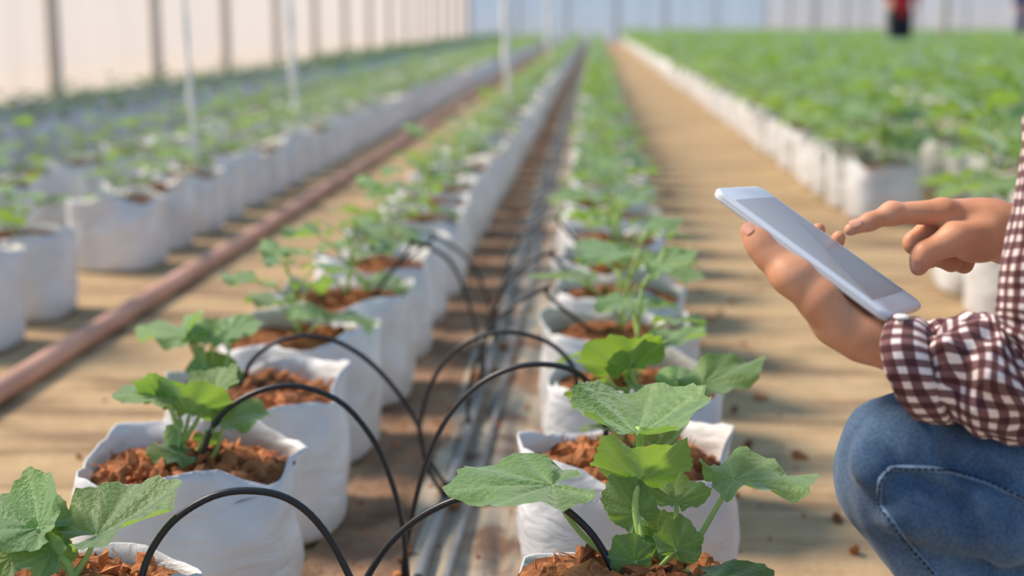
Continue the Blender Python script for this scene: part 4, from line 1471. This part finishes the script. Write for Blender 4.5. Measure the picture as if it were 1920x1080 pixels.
cuff_in = [
    sec(1712, 694, 1.192, -32, -98, 0.052, -52, 8),
    sec(1722, 692, 1.191, -28, -92, 0.048, -40, 6),
    sec(1760, 694, 1.190, -22, -80, 0.040, -20, 0),
    sec(1830, 706, 1.182, -14, -76, 0.036, 0, 0)]
sv, sf, su = loft(left_sleeve, 110, 150, lambda t: 1.7 * max(0.10, 1 - t * 1.8) + 0.1, 3.0)
tors = [
    (HIP + (-0.02, 0, -0.02), np.array([0.135, 0, 0.02]), np.array([0, -0.18, 0])),
    (HIP + (-0.03, 0, 0.08), np.array([0.140, 0, 0.04]), np.array([0, -0.175, 0])),
    (HIP * 0.5 + mid * 0.5 + (0, 0, 0.02), np.array([0.135, 0, 0.06]), np.array([0, -0.17, 0])),
    (mid + (0.03, 0, -0.10), np.array([0.130, 0, 0.05]), np.array([0, -0.175, 0])),
    (mid + (0.02, 0, 0.01), np.array([0.10, 0, 0.03]), np.array([0, -0.165, 0])),
    (mid + (0.0, 0, 0.055), np.array([0.075, 0, 0.01]), np.array([0, -0.09, 0])),
    (mid + (-0.01, 0, 0.085), np.array([0.066, 0, 0.0]), np.array([0, -0.070, 0]))]
tv, tf, tu = loft(tors, 80, 60, lambda t: 0.35, 8.0)
rs = []
for t, r in ((0.0, 0.062), (0.4, 0.056), (0.8, 0.054), (1.0, 0.056)):
    c = SHO_R * (1 - t) + ELB_R * t
    rs.append((c, np.array([r, 0, 0.01]), np.array([0, -r, 0])))
d_ = WR_R - ELB_R
for t, r in ((0.15, 0.056), (0.3, 0.052)):
    rs.append((ELB_R + d_ * t, np.array([0.02, 0, r]), np.array([0.0, -r, 0])))
rv, rf, ru = loft(rs, 60, 60, lambda t: 0.5, 5.0)
n1, n2 = len(sv), len(sv) + len(tv)
shirt = pmesh('shirt', np.concatenate([sv, tv, rv]), sf + [tuple(i + n1 for i in q) for q in tf] + [tuple(i + n2 for i in q) for q in rf], M['gingham'], uvs=np.concatenate([su, tu, ru]))
cv, cf_, cu = loft(cuff_out, 96, 30, lambda t: 0.35, 2.0)
iv, if_, iu = loft(cuff_in, 96, 24, lambda t: 0.25, 2.0)
cuff = pmesh('sleeve_cuff', np.concatenate([cv, iv]), cf_ + [tuple(reversed([i + len(cv) for i in q])) for q in if_], M['gingham'], shirt, uvs=np.concatenate([cu, iu]))
cuff.location = (0, 0, 0)
# cuff button
bc = at(1690, 594, 1.165)
mbb = MB()
mbb.tube([bc + (0, 0, -0.001), bc + (0, 0, 0.0005), bc + (0, 0, 0.0014)], [0.0062, 0.0062, 0.0052], 16)
pmesh('button', np.array(mbb.v), mbb.f, M['twine'], shirt)

# ------------------------------------------------------------------ two workers far down the house
def worker(x, y, top, bottom, label):
    root = empty('person', (x, y, 0))
    tag(root, label, 'person')
    def pm(name, F, h, mat, parent=root):
        v, q = F.mesh(h); return obj(name, mesh_data(name, v, q, mat), parent)
    b = Field(0.05)
    for s in (-1, 1):
        b.chain([(s * 0.09, 0, 0.9), (s * 0.10, 0.0, 0.48), (s * 0.10, 0.02, 0.08)], [0.075, 0.055, 0.04])
        b.cone((s * 0.10, 0.02, 0.045), (s * 0.11, -0.14, 0.035), 0.042, 0.035)
        b.chain([(s * 0.19, 0, 1.40), (s * 0.25, 0.0, 1.12), (s * 0.22, -0.16, 0.98)], [0.045, 0.038, 0.03])
        b.ell((s * 0.21, -0.21, 0.96), np.eye(3), (0.035, 0.06, 0.03))
    b.cone((0, 0, 0.95), (0, 0, 1.32), 0.13, 0.14)
    b.cone((0, 0, 1.4), (0, 0, 1.56), 0.055, 0.05)
    b.ell((0, -0.01, 1.63), np.eye(3), (0.075, 0.09, 0.11))
    pm('body', b, 0.022, M['skin'])
    t = Field(0.04)
    t.cone((0, 0, 0.94), (0, 0, 1.36), 0.155, 0.165)
    for s in (-1, 1):
        t.chain([(s * 0.18, 0, 1.40), (s * 0.25, 0.0, 1.14)], [0.065, 0.06])
    pm('shirt', t, 0.022, top)
    j = Field(0.04)
    for s in (-1, 1):
        j.chain([(s * 0.085, 0, 0.9), (s * 0.10, 0.0, 0.48), (s * 0.10, 0.02, 0.10)], [0.105, 0.085, 0.07])
    pm('trousers', j, 0.022, bottom)
    hh = Field(0.03)
    hh.ell((0, 0.015, 1.67), np.eye(3), (0.085, 0.095, 0.095))
    pm('hair', hh, 0.02, M['hair'])
    return root
worker(5.06, 24.3, M['red_shirt'], M['dark_trousers'], 'distant person in a red shirt and dark trousers between the plants')
worker(9.62, 33.0, M['navy_shirt'], M['navy_trousers'], 'distant person in blue clothes at the right edge')
